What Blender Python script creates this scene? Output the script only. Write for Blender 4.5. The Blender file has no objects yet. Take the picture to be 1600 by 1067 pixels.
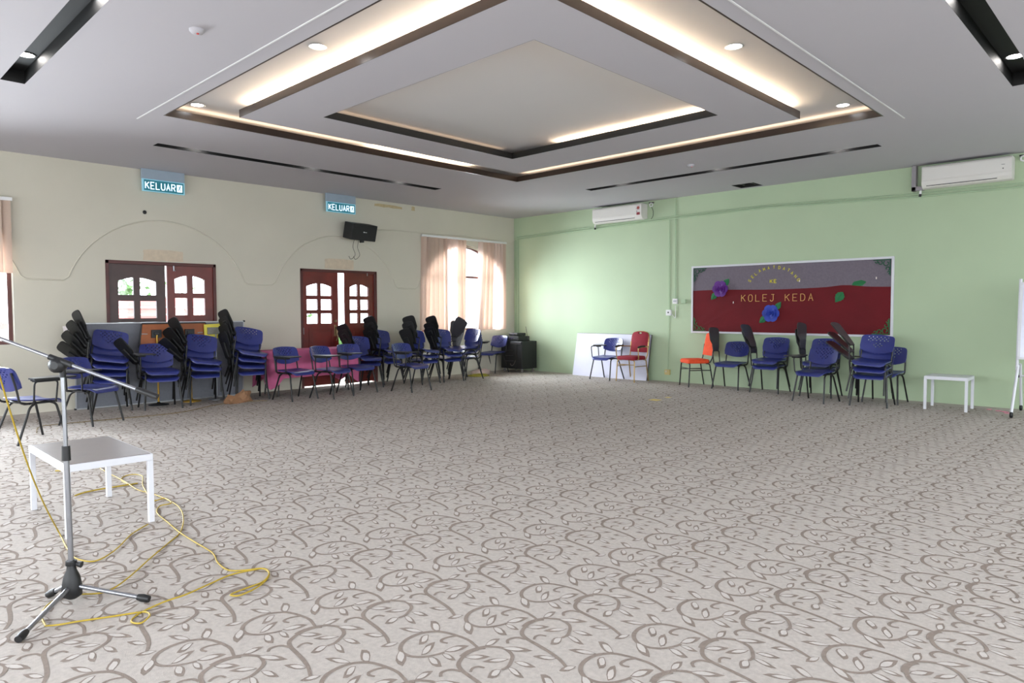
import bpy, bmesh, math, random
from mathutils import Vector, Matrix
from mathutils.geometry import delaunay_2d_cdt
random.seed(7)
PI = math.pi
SC = bpy.context.scene
COL = SC.collection

def lin(c):
    return tuple(((v/255)/12.92 if v/255 <= .04045 else ((v/255+.055)/1.055)**2.4) for v in c)

# ------------------------------------------------------------------ camera
cam_d = bpy.data.cameras.new('camera'); cam = bpy.data.objects.new('camera', cam_d); COL.objects.link(cam)
cam_d.sensor_width = 36; cam_d.lens = 24.395; cam_d.clip_start = .05
cam.location = (11.3444, -11.7839, 1.40)
_y, _p, _r = math.radians(134.101), math.radians(2.6128), math.radians(-.1719)
_f = Vector((math.cos(_y)*math.cos(_p), math.sin(_y)*math.cos(_p), -math.sin(_p)))
_rt = Vector((math.sin(_y), -math.cos(_y), 0)); _u = _rt.cross(_f)
_r2 = _rt*math.cos(_r)+_u*math.sin(_r); _u2 = _u*math.cos(_r)-_rt*math.sin(_r)
cam.matrix_world = Matrix(((_r2.x, _u2.x, -_f.x, cam.location.x), (_r2.y, _u2.y, -_f.y, cam.location.y),
                           (_r2.z, _u2.z, -_f.z, cam.location.z), (0, 0, 0, 1)))
SC.camera = cam

# ------------------------------------------------------------------ sky, daylight, exposure
W = bpy.data.worlds.new('overcast_sky'); SC.world = W; W.use_nodes = True
nt = W.node_tree; nt.nodes.clear()
wo = nt.nodes.new('ShaderNodeOutputWorld'); wb = nt.nodes.new('ShaderNodeBackground')
wb.inputs['Color'].default_value = (.86, .93, 1, 1); wb.inputs['Strength'].default_value = 7.0
nt.links.new(wb.outputs[0], wo.inputs[0])
SC.view_settings.view_transform = 'Standard'; SC.view_settings.look = 'None'
SC.view_settings.gamma = 1; SC.view_settings.use_curve_mapping = False
SC.view_settings.exposure = 0.14
try:
    SC.cycles.max_bounces = 10; SC.cycles.diffuse_bounces = 6; SC.cycles.transparent_max_bounces = 16
    SC.cycles.use_denoising = True; SC.cycles.sample_clamp_indirect = 6; SC.cycles.caustics_reflective = False; SC.cycles.caustics_refractive = False
except Exception: pass

ROOM = 15.6; ZC = 3.53
def daylight(name, loc, normal, sx, sy, power, col=(.89, .945, 1)):
    l = bpy.data.lights.new(name, 'AREA'); l.shape = 'RECTANGLE'; l.size = sx; l.size_y = sy
    l.energy = power; l.color = col; l.spread = math.radians(125)
    o = bpy.data.objects.new(name, l); COL.objects.link(o)
    o.location = loc; o.rotation_euler = Vector(normal).to_track_quat('-Z', 'Z').to_euler()
    return o
REAR_WIN = [1.4, 4.5, 7.6, 10.7, 13.8]     # window centres along each of the two walls behind the camera
for v in REAR_WIN:
    daylight('daylight', (ROOM+.28, -v, 1.85), (-1, 0, -1), 2.1, 1.8, 90)
    daylight('daylight', (v, -ROOM-.28, 1.85), (0, 1, -1), 2.1, 1.8, 90)
for v in (1.57, 10.92, 14.0):
    daylight('daylight', (-.75, -v+.1, 1.9), (1, 0, -.35), 3.0, 3.0, 560, (.85, .93, 1))

# ------------------------------------------------------------------ helpers
def tri_fill(loops, extra=()):
    """triangulate loops[0] with the other loops as holes; extra = interior points"""
    V, E, L = [], [], []
    for lp in loops:
        b = len(V); n = len(lp); V += [Vector(p) for p in lp]
        E += [(b+i, b+(i+1) % n) for i in range(n)]
    V += [Vector(p) for p in extra]
    v, e, f, *_ = delaunay_2d_cdt(V, E, [], 0, 1e-6)
    def inside(p, poly):
        c = False; j = len(poly)-1
        for i in range(len(poly)):
            a, b_ = poly[i], poly[j]
            if (a[1] > p[1]) != (b_[1] > p[1]) and p[0] < (b_[0]-a[0])*(p[1]-a[1])/(b_[1]-a[1])+a[0]: c = not c
            j = i
        return c
    T = []
    for t in f:
        c = (v[t[0]]+v[t[1]]+v[t[2]])/3
        if inside(c, loops[0]) and not any(inside(c, h) for h in loops[1:]):
            a, b_, d = (v[i] for i in t)
            if (b_-a).cross(d-a) < 0: t = [t[0], t[2], t[1]]
            T.append(tuple(t))
    return [(p.x, p.y) for p in v], T

class MB:
    def __init__(s): s.v = []; s.f = []; s.m = []; s.s = []
    def add(s, V, F, mat=0, smooth=False):
        b = len(s.v); s.v += [tuple(p) for p in V]
        for f in F:
            s.f.append(tuple(i+b for i in f)); s.m.append(mat); s.s.append(smooth)
        return s
    def box(s, a, b, bev=0., mat=0, M=None):
        bm = bmesh.new(); bmesh.ops.create_cube(bm, size=1)
        d = [abs(b[i]-a[i]) for i in range(3)]; c = [(a[i]+b[i])/2 for i in range(3)]
        for v in bm.verts: v.co = Vector((v.co.x*d[0]+c[0], v.co.y*d[1]+c[1], v.co.z*d[2]+c[2]))
        if bev > 0: bmesh.ops.bevel(bm, geom=bm.edges[:], offset=min(bev, min(d)*.45), segments=2, affect='EDGES', profile=.6)
        bm.verts.index_update()
        V = [(M @ v.co if M else v.co) for v in bm.verts]
        s.add(V, [[v.index for v in f.verts] for f in bm.faces], mat); bm.free(); return s
    def tube(s, pts, r, n=8, mat=0, closed=False, flat=1.):
        P = [Vector(p) for p in pts]; k = len(P); rs = r if isinstance(r, (list, tuple)) else [r]*k
        V = []; up = None
        for i in range(k):
            if closed: t = P[(i+1) % k]-P[i-1]
            else: t = P[min(i+1, k-1)]-P[max(i-1, 0)]
            t.normalize()
            if up is None:
                up = Vector((0, 0, 1)) if abs(t.z) < .9 else Vector((1, 0, 0))
            x = up-t*up.dot(t)
            if x.length < 1e-5: x = t.orthogonal()
            x.normalize(); up = x; y = t.cross(x)
            for j in range(n):
                a = 2*PI*j/n; V.append(P[i]+x*math.cos(a)*rs[i]+y*math.sin(a)*rs[i]*flat)
        F = []
        for i in range(k if closed else k-1):
            i2 = (i+1) % k
            for j in range(n): F.append((i*n+j, i*n+(j+1) % n, i2*n+(j+1) % n, i2*n+j))
        s.add(V, F, mat, True)
        if not closed:
            s.add([V[j] for j in range(n)], [tuple(range(n))[::-1]], mat); s.add([V[(k-1)*n+j] for j in range(n)], [tuple(range(n))], mat)
        return s
    def lathe(s, prof, n=16, c=(0, 0, 0), mat=0, M=None):
        V = []
        for (r, z) in prof:
            for j in range(n):
                a = 2*PI*j/n; p = Vector((r*math.cos(a), r*math.sin(a), z))
                if M: p = M @ p
                V.append(p+Vector(c))
        F = [(i*n+j, i*n+(j+1) % n, (i+1)*n+(j+1) % n, (i+1)*n+j) for i in range(len(prof)-1) for j in range(n)]
        s.add(V, F, mat, True); k = len(prof)-1
        s.add([V[j] for j in range(n)], [tuple(range(n))[::-1]], mat); s.add([V[k*n+j] for j in range(n)], [tuple(range(n))], mat)
        return s
    def plate(s, loops, fn, extra=(), mat=0, smooth=False):
        """solid sheet: fn(u,v,side) gives the 3-D point of the front (side 0) and back (side 1)"""
        P, T = tri_fill(loops, extra); n = len(P)
        V = [fn(u, v, 0) for u, v in P]+[fn(u, v, 1) for u, v in P]
        s.add(V, [t for t in T]+[(t[0]+n, t[2]+n, t[1]+n) for t in T], mat, smooth)
        ed = {}
        for t in T:
            for i in range(3): ed[(t[i], t[(i+1) % 3])] = 1
        R = [(a, b) for (a, b) in ed if (b, a) not in ed]
        s.add(V, [(b, a, a+n, b+n) for a, b in R], mat); return s
    def build(s, name, mats, parent=None, loc=None):
        me = bpy.data.meshes.new(name); me.from_pydata(s.v, [], s.f)
        for m in (mats if isinstance(mats, (list, tuple)) else [mats]): me.materials.append(m)
        me.polygons.foreach_set('material_index', s.m); me.polygons.foreach_set('use_smooth', s.s); me.update()
        o = bpy.data.objects.new(name, me); COL.objects.link(o)
        if parent: o.parent = parent
        if loc: o.location = loc
        return o

def tag(o, label=None, cat=None, group=None, kind=None):
    if label: o['label'] = label
    if cat: o['category'] = cat
    if group: o['group'] = group
    if kind: o['kind'] = kind
    return o
def thing(name, label, cat, loc=(0, 0, 0), rz=0, group=None):
    o = bpy.data.objects.new(name, None); COL.objects.link(o); o.empty_display_size = .1
    o.location = loc; o.rotation_euler = (0, 0, rz); return tag(o, label, cat, group)
def struct(name, mb, mats, parent=None):
    o = mb.build(name, mats, parent)
    if not parent: o['kind'] = 'structure'
    return o
def dup(root, loc, rz, label, group=None):
    r = root.copy(); COL.objects.link(r); r.location = loc; r.rotation_euler = (0, 0, rz); r['label'] = label
    if group: r['group'] = group
    for ch in list(root.children):
        c = ch.copy(); COL.objects.link(c); c.parent = r
        for g in ch.children:
            d = g.copy(); COL.objects.link(d); d.parent = c
    return r
def arc(cx, cy, r, a0, a1, n):
    return [(cx+r*math.cos(math.radians(a0+(a1-a0)*i/n)), cy+r*math.sin(math.radians(a0+(a1-a0)*i/n))) for i in range(n+1)]
def rrect(x0, y0, x1, y1, r, n=5):
    return arc(x1-r, y1-r, r, 0, 90, n)+arc(x0+r, y1-r, r, 90, 180, n)+arc(x0+r, y0+r, r, 180, 270, n)+arc(x1-r, y0+r, r, 270, 360, n)
def smooth_path(pts, n=6):
    P = [Vector(p) for p in pts]; out = []
    for i in range(len(P)-1):
        a, b, c, d = P[max(i-1, 0)], P[i], P[i+1], P[min(i+2, len(P)-1)]
        for k in range(n):
            t = k/n
            out.append(.5*((2*b)+(c-a)*t+(2*a-5*b+4*c-d)*t*t+(3*b-a-3*c+d)*t**3))
    out.append(P[-1]); return out
def bend(pts, r, n=4):
    """polyline with rounded corners"""
    P = [Vector(p) for p in pts]; out = [P[0]]
    for i in range(1, len(P)-1):
        a = (P[i-1]-P[i]); b = (P[i+1]-P[i]); q = min(r, a.length*.49, b.length*.49)
        p0 = P[i]+a.normalized()*q; p1 = P[i]+b.normalized()*q
        for k in range(n+1):
            t = k/n; out.append(p0*(1-t)**2+P[i]*2*t*(1-t)+p1*t*t)
    out.append(P[-1]); return out

# ------------------------------------------------------------------ materials
def mat(name, rgb, rough=.5, metal=0., var=.0, scale=8., bump=0., bscale=200., spec=.5, coat=0., raw=False, em=None, emc=None):
    m = bpy.data.materials.new(name); m.use_nodes = True; n = m.node_tree.nodes; L = m.node_tree.links
    b = n['Principled BSDF']; c = rgb if raw else lin(rgb)
    b.inputs['Roughness'].default_value = rough; b.inputs['Metallic'].default_value = metal
    b.inputs['Specular IOR Level'].default_value = spec; b.inputs['Coat Weight'].default_value = coat
    tc = n.new('ShaderNodeTexCoord')
    if var > 0:
        t = n.new('ShaderNodeTexNoise'); t.inputs['Scale'].default_value = scale; t.inputs['Detail'].default_value = 5
        L.new(tc.outputs['Object'], t.inputs['Vector'])
        r = n.new('ShaderNodeValToRGB'); r.color_ramp.elements[0].position = .3; r.color_ramp.elements[1].position = .7
        r.color_ramp.elements[0].color = tuple(v*(1-var) for v in c)+(1,); r.color_ramp.elements[1].color = tuple(min(1, v*(1+var)) for v in c)+(1,)
        L.new(t.outputs['Fac'], r.inputs['Fac']); L.new(r.outputs['Color'], b.inputs['Base Color'])
    else: b.inputs['Base Color'].default_value = c+(1,)
    if bump > 0:
        t2 = n.new('ShaderNodeTexNoise'); t2.inputs['Scale'].default_value = bscale; t2.inputs['Detail'].default_value = 3
        L.new(tc.outputs['Object'], t2.inputs['Vector'])
        bp = n.new('ShaderNodeBump'); bp.inputs['Strength'].default_value = bump; bp.inputs['Distance'].default_value = .01
        L.new(t2.outputs['Fac'], bp.inputs['Height']); L.new(bp.outputs['Normal'], b.inputs['Normal'])
    if em: b.inputs['Emission Color'].default_value = (emc or c)+(1,); b.inputs['Emission Strength'].default_value = em
    return m
def translucent(name, rgb, fac, hole=.1):
    m = bpy.data.materials.new(name); m.use_nodes = True; n = m.node_tree.nodes; L = m.node_tree.links; n.clear()
    o = n.new('ShaderNodeOutputMaterial'); d = n.new('ShaderNodeBsdfDiffuse'); t = n.new('ShaderNodeBsdfTranslucent'); x = n.new('ShaderNodeMixShader')
    tc = n.new('ShaderNodeTexCoord'); w = n.new('ShaderNodeTexNoise'); w.inputs['Scale'].default_value = 60; L.new(tc.outputs['Object'], w.inputs['Vector'])
    r = n.new('ShaderNodeValToRGB'); c = lin(rgb)
    r.color_ramp.elements[0].color = tuple(v*.9 for v in c)+(1,); r.color_ramp.elements[1].color = c+(1,); L.new(w.outputs['Fac'], r.inputs['Fac'])
    L.new(r.outputs[0], d.inputs[0]); L.new(r.outputs[0], t.inputs[0]); x.inputs[0].default_value = fac
    L.new(d.outputs[0], x.inputs[1]); L.new(t.outputs[0], x.inputs[2])
    tr = n.new('ShaderNodeBsdfTransparent'); y = n.new('ShaderNodeMixShader'); y.inputs[0].default_value = hole      # open weave
    L.new(x.outputs[0], y.inputs[1]); L.new(tr.outputs[0], y.inputs[2]); L.new(y.outputs[0], o.inputs[0]); return m
def glass(name):
    m = bpy.data.materials.new(name); m.use_nodes = True; n = m.node_tree.nodes; L = m.node_tree.links; n.clear()
    o = n.new('ShaderNodeOutputMaterial'); a = n.new('ShaderNodeBsdfTransparent'); g = n.new('ShaderNodeBsdfGlossy'); x = n.new('ShaderNodeMixShader')
    g.inputs['Roughness'].default_value = .03; f = n.new('ShaderNodeFresnel'); f.inputs['IOR'].default_value = 1.35
    L.new(f.outputs[0], x.inputs[0]); L.new(a.outputs[0], x.inputs[1]); L.new(g.outputs[0], x.inputs[2]); L.new(x.outputs[0], o.inputs[0]); return m

M_WALL_L = mat('pale_wall_paint', (200, 195, 180), .75, var=.03, scale=1.2, bump=.06, bscale=60)
M_WALL_R = mat('green_wall_paint', (175, 193, 161), .7, var=.03, scale=1.1, bump=.06, bscale=50)
M_WALL_B = mat('rear_wall_paint', (200, 200, 186), .75, var=.03, scale=1.2)
M_CEIL = mat('ceiling_paint', (182, 179, 185), .85, var=.012, scale=.8)
M_RECESS = mat('recess_ceiling_paint', (198, 196, 196), .85, var=.01, scale=.8)
M_FASCIA = mat('dark_brown_fascia', (52, 40, 34), .28, var=.1, scale=6)
M_INNER = mat('black_fascia', (24, 23, 22), .35, var=.1, scale=6)
M_BLACKGLOSS = mat('trough_black', (15, 15, 16), .6, var=.1, scale=9, spec=.3)
M_LED = mat('led_warm', (255, 214, 160), .5, em=130, emc=(1, .78, .54))
M_LED_DIM = mat('led_warm_dim', (255, 214, 160), .5, em=7, emc=(1, .78, .56))
M_LED_FAINT = mat('led_warm_faint', (255, 214, 160), .5, em=1.5, emc=(1, .78, .55))
M_LED_MID = mat('led_warm_mid', (255, 214, 160), .5, em=45, emc=(1, .78, .54))
M_DOWN_T = mat('trough_lamp_glow', (255, 255, 255), .5, em=70, emc=(1, .96, .92))
M_DOWN = mat('downlight_glow', (255, 255, 255), .5, em=18, emc=(.93, .96, 1))
M_RIM = mat('white_plastic_rim', (225, 225, 225), .5)
M_CARPET = mat('carpet_base', (186, 178, 171), .95, var=.09, scale=45, bump=.6, bscale=420, spec=.1)
M_VINE = mat('carpet_vine', (141, 129, 120), .95, var=.08, scale=40, bump=.5, bscale=420, spec=.1)
M_LEAF = mat('carpet_leaf', (197, 190, 184), .95, var=.05, scale=40, bump=.5, bscale=420, spec=.1)
M_BLUE = mat('blue_plastic', (44, 52, 118), .32, var=.05, scale=5, coat=.2)
M_FRAME = mat('black_metal_tube', (14, 14, 16), .42, var=.1, scale=14)
M_TABTOP = mat('tablet_laminate', (62, 60, 64), .3, var=.06, scale=9)
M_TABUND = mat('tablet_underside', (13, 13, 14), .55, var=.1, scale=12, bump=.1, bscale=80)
M_WOOD_RED = mat('red_brown_timber', (104, 34, 26), .38, var=.22, scale=4)
M_WOOD_DARK = mat('dark_brown_timber', (62, 36, 33), .4, var=.2, scale=4)
M_WOOD_FRAME = mat('door_frame_timber', (80, 34, 30), .45, var=.2, scale=5)
M_GLASS = glass('clear_glass')
M_WINFRAME = mat('window_frame_brown', (92, 52, 48), .5, var=.1)
M_BRASS = mat('brass', (136, 116, 88), .35, 1, var=.1)
M_CHROME = mat('chrome_tube', (156, 158, 164), .3, .9, var=.05)
M_BLACKPL = mat('black_plastic', (20, 20, 22), .5, var=.1, scale=15)
M_WHITEPL = mat('white_plastic', (222, 222, 222), .45, var=.02)
M_WHITEMETAL = mat('white_metal', (208, 209, 215), .4, var=.02)
M_YELLOW = mat('yellow_cable', (172, 146, 40), .5, var=.08, scale=20)
M_CONDUIT = mat('green_painted_conduit', (166, 188, 156), .6, var=.03)

# ------------------------------------------------------------------ floor: carpet with its woven vine pattern
STROKES = [
    (0.011,0.016,[(-0.024,0.133),(-0.070,0.146),(-0.118,0.155),(-0.174,0.149),(-0.228,0.135),(-0.264,0.118),(-0.290,0.090),(-0.308,0.054),(-0.312,0.008),(-0.302,-0.038),(-0.278,-0.076),(-0.241,-0.102),(-0.205,-0.106),(-0.173,-0.097),(-0.145,-0.075),(-0.125,-0.046),(-0.111,-0.009),(-0.106,0.016)]),
    (0.01,0.012,[(-0.173,0.149),(-0.187,0.130),(-0.197,0.103),(-0.195,0.075),(-0.178,0.066),(-0.155,0.076)]),
    (0.011,0.016,[(-0.008,0.154),(-0.024,0.133),(-0.031,0.088),(-0.022,0.042),(0.000,0.000),(0.027,-0.022),(0.07,-0.034),(0.146,-0.043),(0.209,-0.053),(0.258,-0.065),(0.300,-0.082),(0.326,-0.095)]),
    (0.011,0.012,[(0.057,-0.039),(0.025,-0.049),(0.010,-0.072),(0.009,-0.098),(0.029,-0.117)]),
    (0.01,0.014,[(-0.034,0.038),(-0.044,0.090),(-0.028,0.148),(-0.005,0.178),(0.040,0.206),(0.090,0.200),(0.124,0.178),(0.157,0.126),(0.163,0.099),(0.160,0.079)]),
    (0.009,0.01,[(0.085,-0.016),(0.071,0.010),(0.077,0.033),(0.103,0.043)]),
    ]
LEAVES = [
    ((-0.309,0.071),(-0.370,0.060),(-0.418,0.017),(-0.346,0.034)),
    ((-0.266,0.125),(-0.326,0.168),(-0.370,0.159),(-0.298,0.112)),
    ((-0.274,0.069),(-0.281,0.038),(-0.233,-0.016),(-0.230,0.022)),
    ((-0.156,-0.065),(-0.154,-0.023),(-0.203,0.047),(-0.200,-0.008)),
    ((-0.114,0.019),(-0.079,0.051),(-0.074,0.124),(-0.114,0.081)),
    ((-0.105,0.000),(-0.058,-0.011),(-0.022,0.005),(-0.077,0.017)),
    ((-0.124,-0.056),(-0.067,-0.082),(-0.026,-0.066),(-0.092,-0.039)),
    ((-0.252,-0.102),(-0.201,-0.157),(-0.140,-0.170),(-0.200,-0.109)),
    ((-0.027,-0.197),(-0.010,-0.168),(-0.026,-0.109),(-0.044,-0.148)),
    ((0.034,-0.164),(0.097,-0.145),(0.146,-0.091),(0.072,-0.116)),
    ((-0.016,0.044),(0.031,0.068),(0.054,0.121),(0.000,0.089)),
    ((0.124,0.160),(0.082,0.129),(0.061,0.070),(0.109,0.110)),
    ((0.152,0.157),(0.207,0.158),(0.244,0.187),(0.180,0.184)),
    ((0.162,0.109),(0.222,0.086),(0.266,0.096),(0.197,0.120)),
    ((0.160,0.079),(0.139,0.054),(0.163,-0.000),(0.183,0.032)),
    ((0.260,-0.071),(0.209,-0.085),(0.177,-0.125),(0.237,-0.106)),
    ((0.353,-0.064),(0.326,-0.090),(0.327,-0.139),(0.355,-0.107)),
    ]
TX, TY = .662, .366
ox, oy = 9.315, -9.633
mb = MB()
mb.add([(0, 0, 0), (ROOM, 0, 0), (ROOM, -ROOM, 0), (0, -ROOM, 0)], [(0, 3, 2, 1)])
tv, tf, tm = [], [], []
def strip(pts, w0, w1, z, m):
    P = [Vector((p[0], p[1])) for p in smooth_path([(a, b, 0) for a, b in pts], 3)]; k = len(P); b = len(tv)
    for i in range(k):
        t = P[min(i+1, k-1)]-P[max(i-1, 0)]; t.normalize(); nn = Vector((-t.y, t.x)); u = i/(k-1)
        w = (w0+(w1-w0)*math.sin(PI*u))*.5*1.15
        tv.append((P[i].x+nn.x*w, P[i].y+nn.y*w, z)); tv.append((P[i].x-nn.x*w, P[i].y-nn.y*w, z))
    for i in range(k-1): tf.append((b+2*i+1, b+2*i+3, b+2*i+2, b+2*i)); tm.append(m)
def leaf(q, z):
    B, S1, T, S2 = [Vector(p) for p in q]
    def shape(sc, shift, zz, m):
        c = B.lerp(T, .42); out = []
        for seq in ((B, S1, T), (T, S2, B)):
            a, s_, d = seq
            for k in range(4):
                t = k/4; ctrl = s_+(s_-c)*1.2; p = a*(1-t)**2+ctrl*2*t*(1-t)+d*t*t
                out.append(c+(p-c)*sc+(B-T)*shift)
        b = len(tv); tv.extend((p.x, p.y, zz) for p in out); n = len(out)
        ar = sum(out[i].x*out[(i+1) % n].y-out[(i+1) % n].x*out[i].y for i in range(n))
        idx = list(range(b, b+n)); tf.append(tuple(idx if ar > 0 else idx[::-1])); tm.append(m)
    shape(1.0, 0, z, 1); shape(.66, .07, z+.0007, 2)
for i, (a, b_, p) in enumerate(STROKES): strip(p, a, b_, .0010+i*.00008, 1)
for i, q in enumerate(LEAVES): leaf(q, .0006+i*.00002)
cx, cy = cam.location.x, cam.location.y
for i in range(-16, 12):
    for j in range(-20, 30):
        x0, y0 = ox+i*TX, oy+j*TY
        if not (.42 < x0 < ROOM-.5 and -ROOM+.3 < y0 < -.22): continue
        d = Vector((x0-cx, y0-cy)); fw = d.dot(Vector((_f.x, _f.y)).normalized()); sd = abs(d.dot(Vector((_rt.x, _rt.y))))
        if fw < .6 or sd > fw*.9+1.6: continue
        b = len(mb.v); mb.v += [(x+x0, y+y0, z) for x, y, z in tv]
        mb.f += [tuple(k+b for k in f) for f in tf]; mb.m += tm; mb.s += [False]*len(tf)
struct('floor', mb, [M_CARPET, M_VINE, M_LEAF])

# ------------------------------------------------------------------ walls
def arch_loop(c, hw, z0, zs, r, n=16):
    h = math.degrees(math.asin(hw/r)); zc = zs-r*math.cos(math.radians(h))
    return [(c-hw, z0), (c+hw, z0)]+arc(c, zc, r, 90-h, 90+h, n)
TH = .20
D1 = (-8.61, -7.0); D2 = (-5.5, -3.87); DH = 2.15
def rect(a, b, c, d): return [(a, b), (c, b), (c, d), (a, d)]
left = [rect(-ROOM, -.02, 0, ZC), rect(D1[0], .002, D1[1], DH), rect(D2[0], .002, D2[1], DH)]
WINS = (-1.57, -10.92, -14.04)
for c in WINS: left.append(arch_loop(c, 1.19, .95, 2.17, 1.41))
struct('wall_left', MB().plate(left, lambda u, v, s: (-TH*s, u, v)), M_WALL_L)
struct('wall_right', MB().box((-.2, 0, -.02), (ROOM+.2, .2, ZC)), M_WALL_R)
rl = [rect(0, -.02, ROOM, ZC)]+[rect(c-1.05, .95, c+1.05, 2.75) for c in REAR_WIN]
struct('wall_back', MB().plate(rl, lambda u, v, s: (u, -ROOM-.2*(1-s), v)), M_WALL_B)
struct('wall_side', MB().plate(rl, lambda u, v, s: (ROOM+.2*s, -u, v)), M_WALL_B)

# arched moulding line that runs along the left wall above each bay
mb = MB()
pts = [(-12.2, 1.84)]
for c in (-10.92, -7.80, -4.69, -1.57):
    pts += [(c-1.34, 1.84)]+[(c+1.36*math.sin(math.radians(a)), 1.42+1.36*math.cos(math.radians(a))) for a in range(-70, 71, 5)]+[(c+1.34, 1.84)]
mb.tube([(.001, y, z) for y, z in pts], .011, 6)
struct('trim_1', mb, M_WALL_L)

# windows in the left wall (arched, brown frames)
def win(n, c):
    root = MB()
    hw, r = 1.19, 1.41
    out = arch_loop(c, hw, .95, 2.17, r); inn = arch_loop(c, hw-.05, 1.0, 2.165, r-.03)
    root.plate([out, inn], lambda u, v, s: (-.15+.05*(1-s), u, v))
    w = struct('window_%d' % n, root, M_WINFRAME)
    MB().box((-.14, c-hw+.04, 2.10), (-.105, c+hw-.04, 2.15)).build('transom', M_WINFRAME, w)
    MB().box((-.128, c-1.14, 1.0), (-.122, c+1.14, 2.1)).build('pane', M_GLASS, w)
    h = arch_loop(c, 1.13, 2.15, 2.17, r-.05)
    MB().plate([h], lambda u, v, s: (-.122-.006*s, u, v)).build('pane', M_GLASS, w)
for i, c in enumerate(WINS): win(i+1, c)
for i, c in enumerate(REAR_WIN):
    for j, ax in enumerate(('x', 'y')):
        mb = MB()
        mp = (lambda a, b: ((c+a, -ROOM-.15, b), (c+a, -ROOM-.1, b))) if ax == 'x' else (lambda a, b: ((ROOM+.15, -c+a, b), (ROOM+.1, -c+a, b)))
        mb.plate([rect(-1.05, .95, 1.05, 2.75), rect(-.99, 1.01, -.03, 2.69), rect(.03, 1.01, .99, 2.69)], lambda u, v, s: mp(u, v)[s])
        w = struct('window_%d' % (4+i*2+j), mb, M_WINFRAME)

# doors
def leaf_door(parent, y0, y1, rows, m, z0=.03, z1=2.10, panels=((.14, 1.05),), cols=None, x0=-.06, x1=-.02):
    w = y1-y0; holes = []; panes = []
    cols = cols or ((.135, .355), (.425, .65))
    for k, (a, b) in enumerate(cols):
        for (c, d, arched) in rows:
            if not arched: h = rect(y0+a, c, y0+b, d)
            else:
                lo, hi = (d-.05, d) if k == 0 else (d, d-.05)
                n = 5; top = []
                for q in range(n+1):
                    t = q/n; yy = b+(a-b)*t
                    e = ((yy-a)/(b-a)) if k == 0 else ((b-yy)/(b-a))
                    top.append((y0+yy, d-.055*(1-e)**1.6))
                h = [(y0+a, c), (y0+b, c)]+top
            holes.append(h); panes.append(h)
    mb = MB().plate([rect(y0, z0, y1, z1)]+holes, lambda u, v, s: (x1 if s == 0 else x0, u, v))
    lf = mb.build('door_leaf', m, parent)
    for h in panes: MB().plate([h], lambda u, v, s: ((x0+x1)/2+.003-.006*s, u, v)).build('pane', M_GLASS, lf)
    for (c, d) in panels:
        p = MB(); p.plate([rect(y0+.12, c, y1-.12, d), rect(y0+.15, c+.03, y1-.15, d-.03)], lambda u, v, s: (x1+.012*(1-s), u, v))
        p.box((x1-.002, y0+.19, c+.07), (x1+.008, y1-.19, d-.07), .004); p.build('raised_panel', m, lf)
    return lf
def door(n, y0, y1):
    mb = MB()
    for a, b in ((rect(y0, 0, y0+.045, DH), 0), (rect(y1-.045, 0, y1, DH), 0), (rect(y0, DH-.05, y1, DH), 0)):
        mb.box((-.12, a[0][0], a[0][1]), (.012, a[2][0], a[2][1]), .004)
    return struct('door_%d' % n, mb, M_WOOD_FRAME)
d1 = door(1, *D1)
R2 = ((1.29, 1.55, False), (1.64, 1.90, True))
leaf_door(d1, -8.565, -7.775, R2, M_WOOD_DARK, panels=((.14, 1.15),), cols=((.125, .335), (.425, .655)))
leaf_door(d1, -7.75, -7.045, ((1.33, 1.6, False), (1.68, 1.95, True)), M_WOOD_RED, panels=((.14, 1.2),), cols=((.115, .3), (.39, .575)))
MB().box((-.02, -7.66, 2.02), (-.0, -7.645, 2.11)).tube([(.0, -7.65, 2.03), (.012, -7.63, 2.02)], .006, 6).build('bolt', M_CHROME, d1)
d2 = door(2, *D2)
R3 = ((1.16, 1.34, False), (1.41, 1.60, False), (1.67, 1.89, True))
l2 = leaf_door(d2, -5.455, -4.72, R3, M_WOOD_RED, panels=((.14, .6), (.66, 1.08)), cols=((.09, .31), (.375, .6)))
hm = MB(); hm.lathe([(.028, 0), (.03, .012), (.018, .02)], 12, (-.018, -4.79, 1.2), M=Matrix.Rotation(PI/2, 4, 'Y')); hm.build('lock', M_BRASS, l2)
hm = MB(); hm.box((-.02, -4.815, .92), (-.008, -4.765, 1.13), .005)
hm.tube(smooth_path([(-.01, -4.79, 1.08), (.035, -4.79, 1.06), (.045, -4.79, .98), (.04, -4.785, .9), (.0, -4.79, .84)]), [.012]*24+[.008], 8); hm.build('door_handle', M_BRASS, l2)
MB().box((-.03, -5.47, .97), (-.005, -5.435, 1.09), .003).build('hinge', M_CHROME, l2)
l3 = leaf_door(d2, -.735, 0, R3, M_WOOD_RED, panels=((.14, .6), (.66, 1.08)), cols=((.11, .31), (.375, .59)))
l3.location = (.0, -3.915, 0); l3.rotation_euler = (0, 0, math.radians(10))
MB().box((-.0, -4.1, 2.06), (.016, -4.085, 2.11)).build('bolt', M_CHROME, d2)
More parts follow.
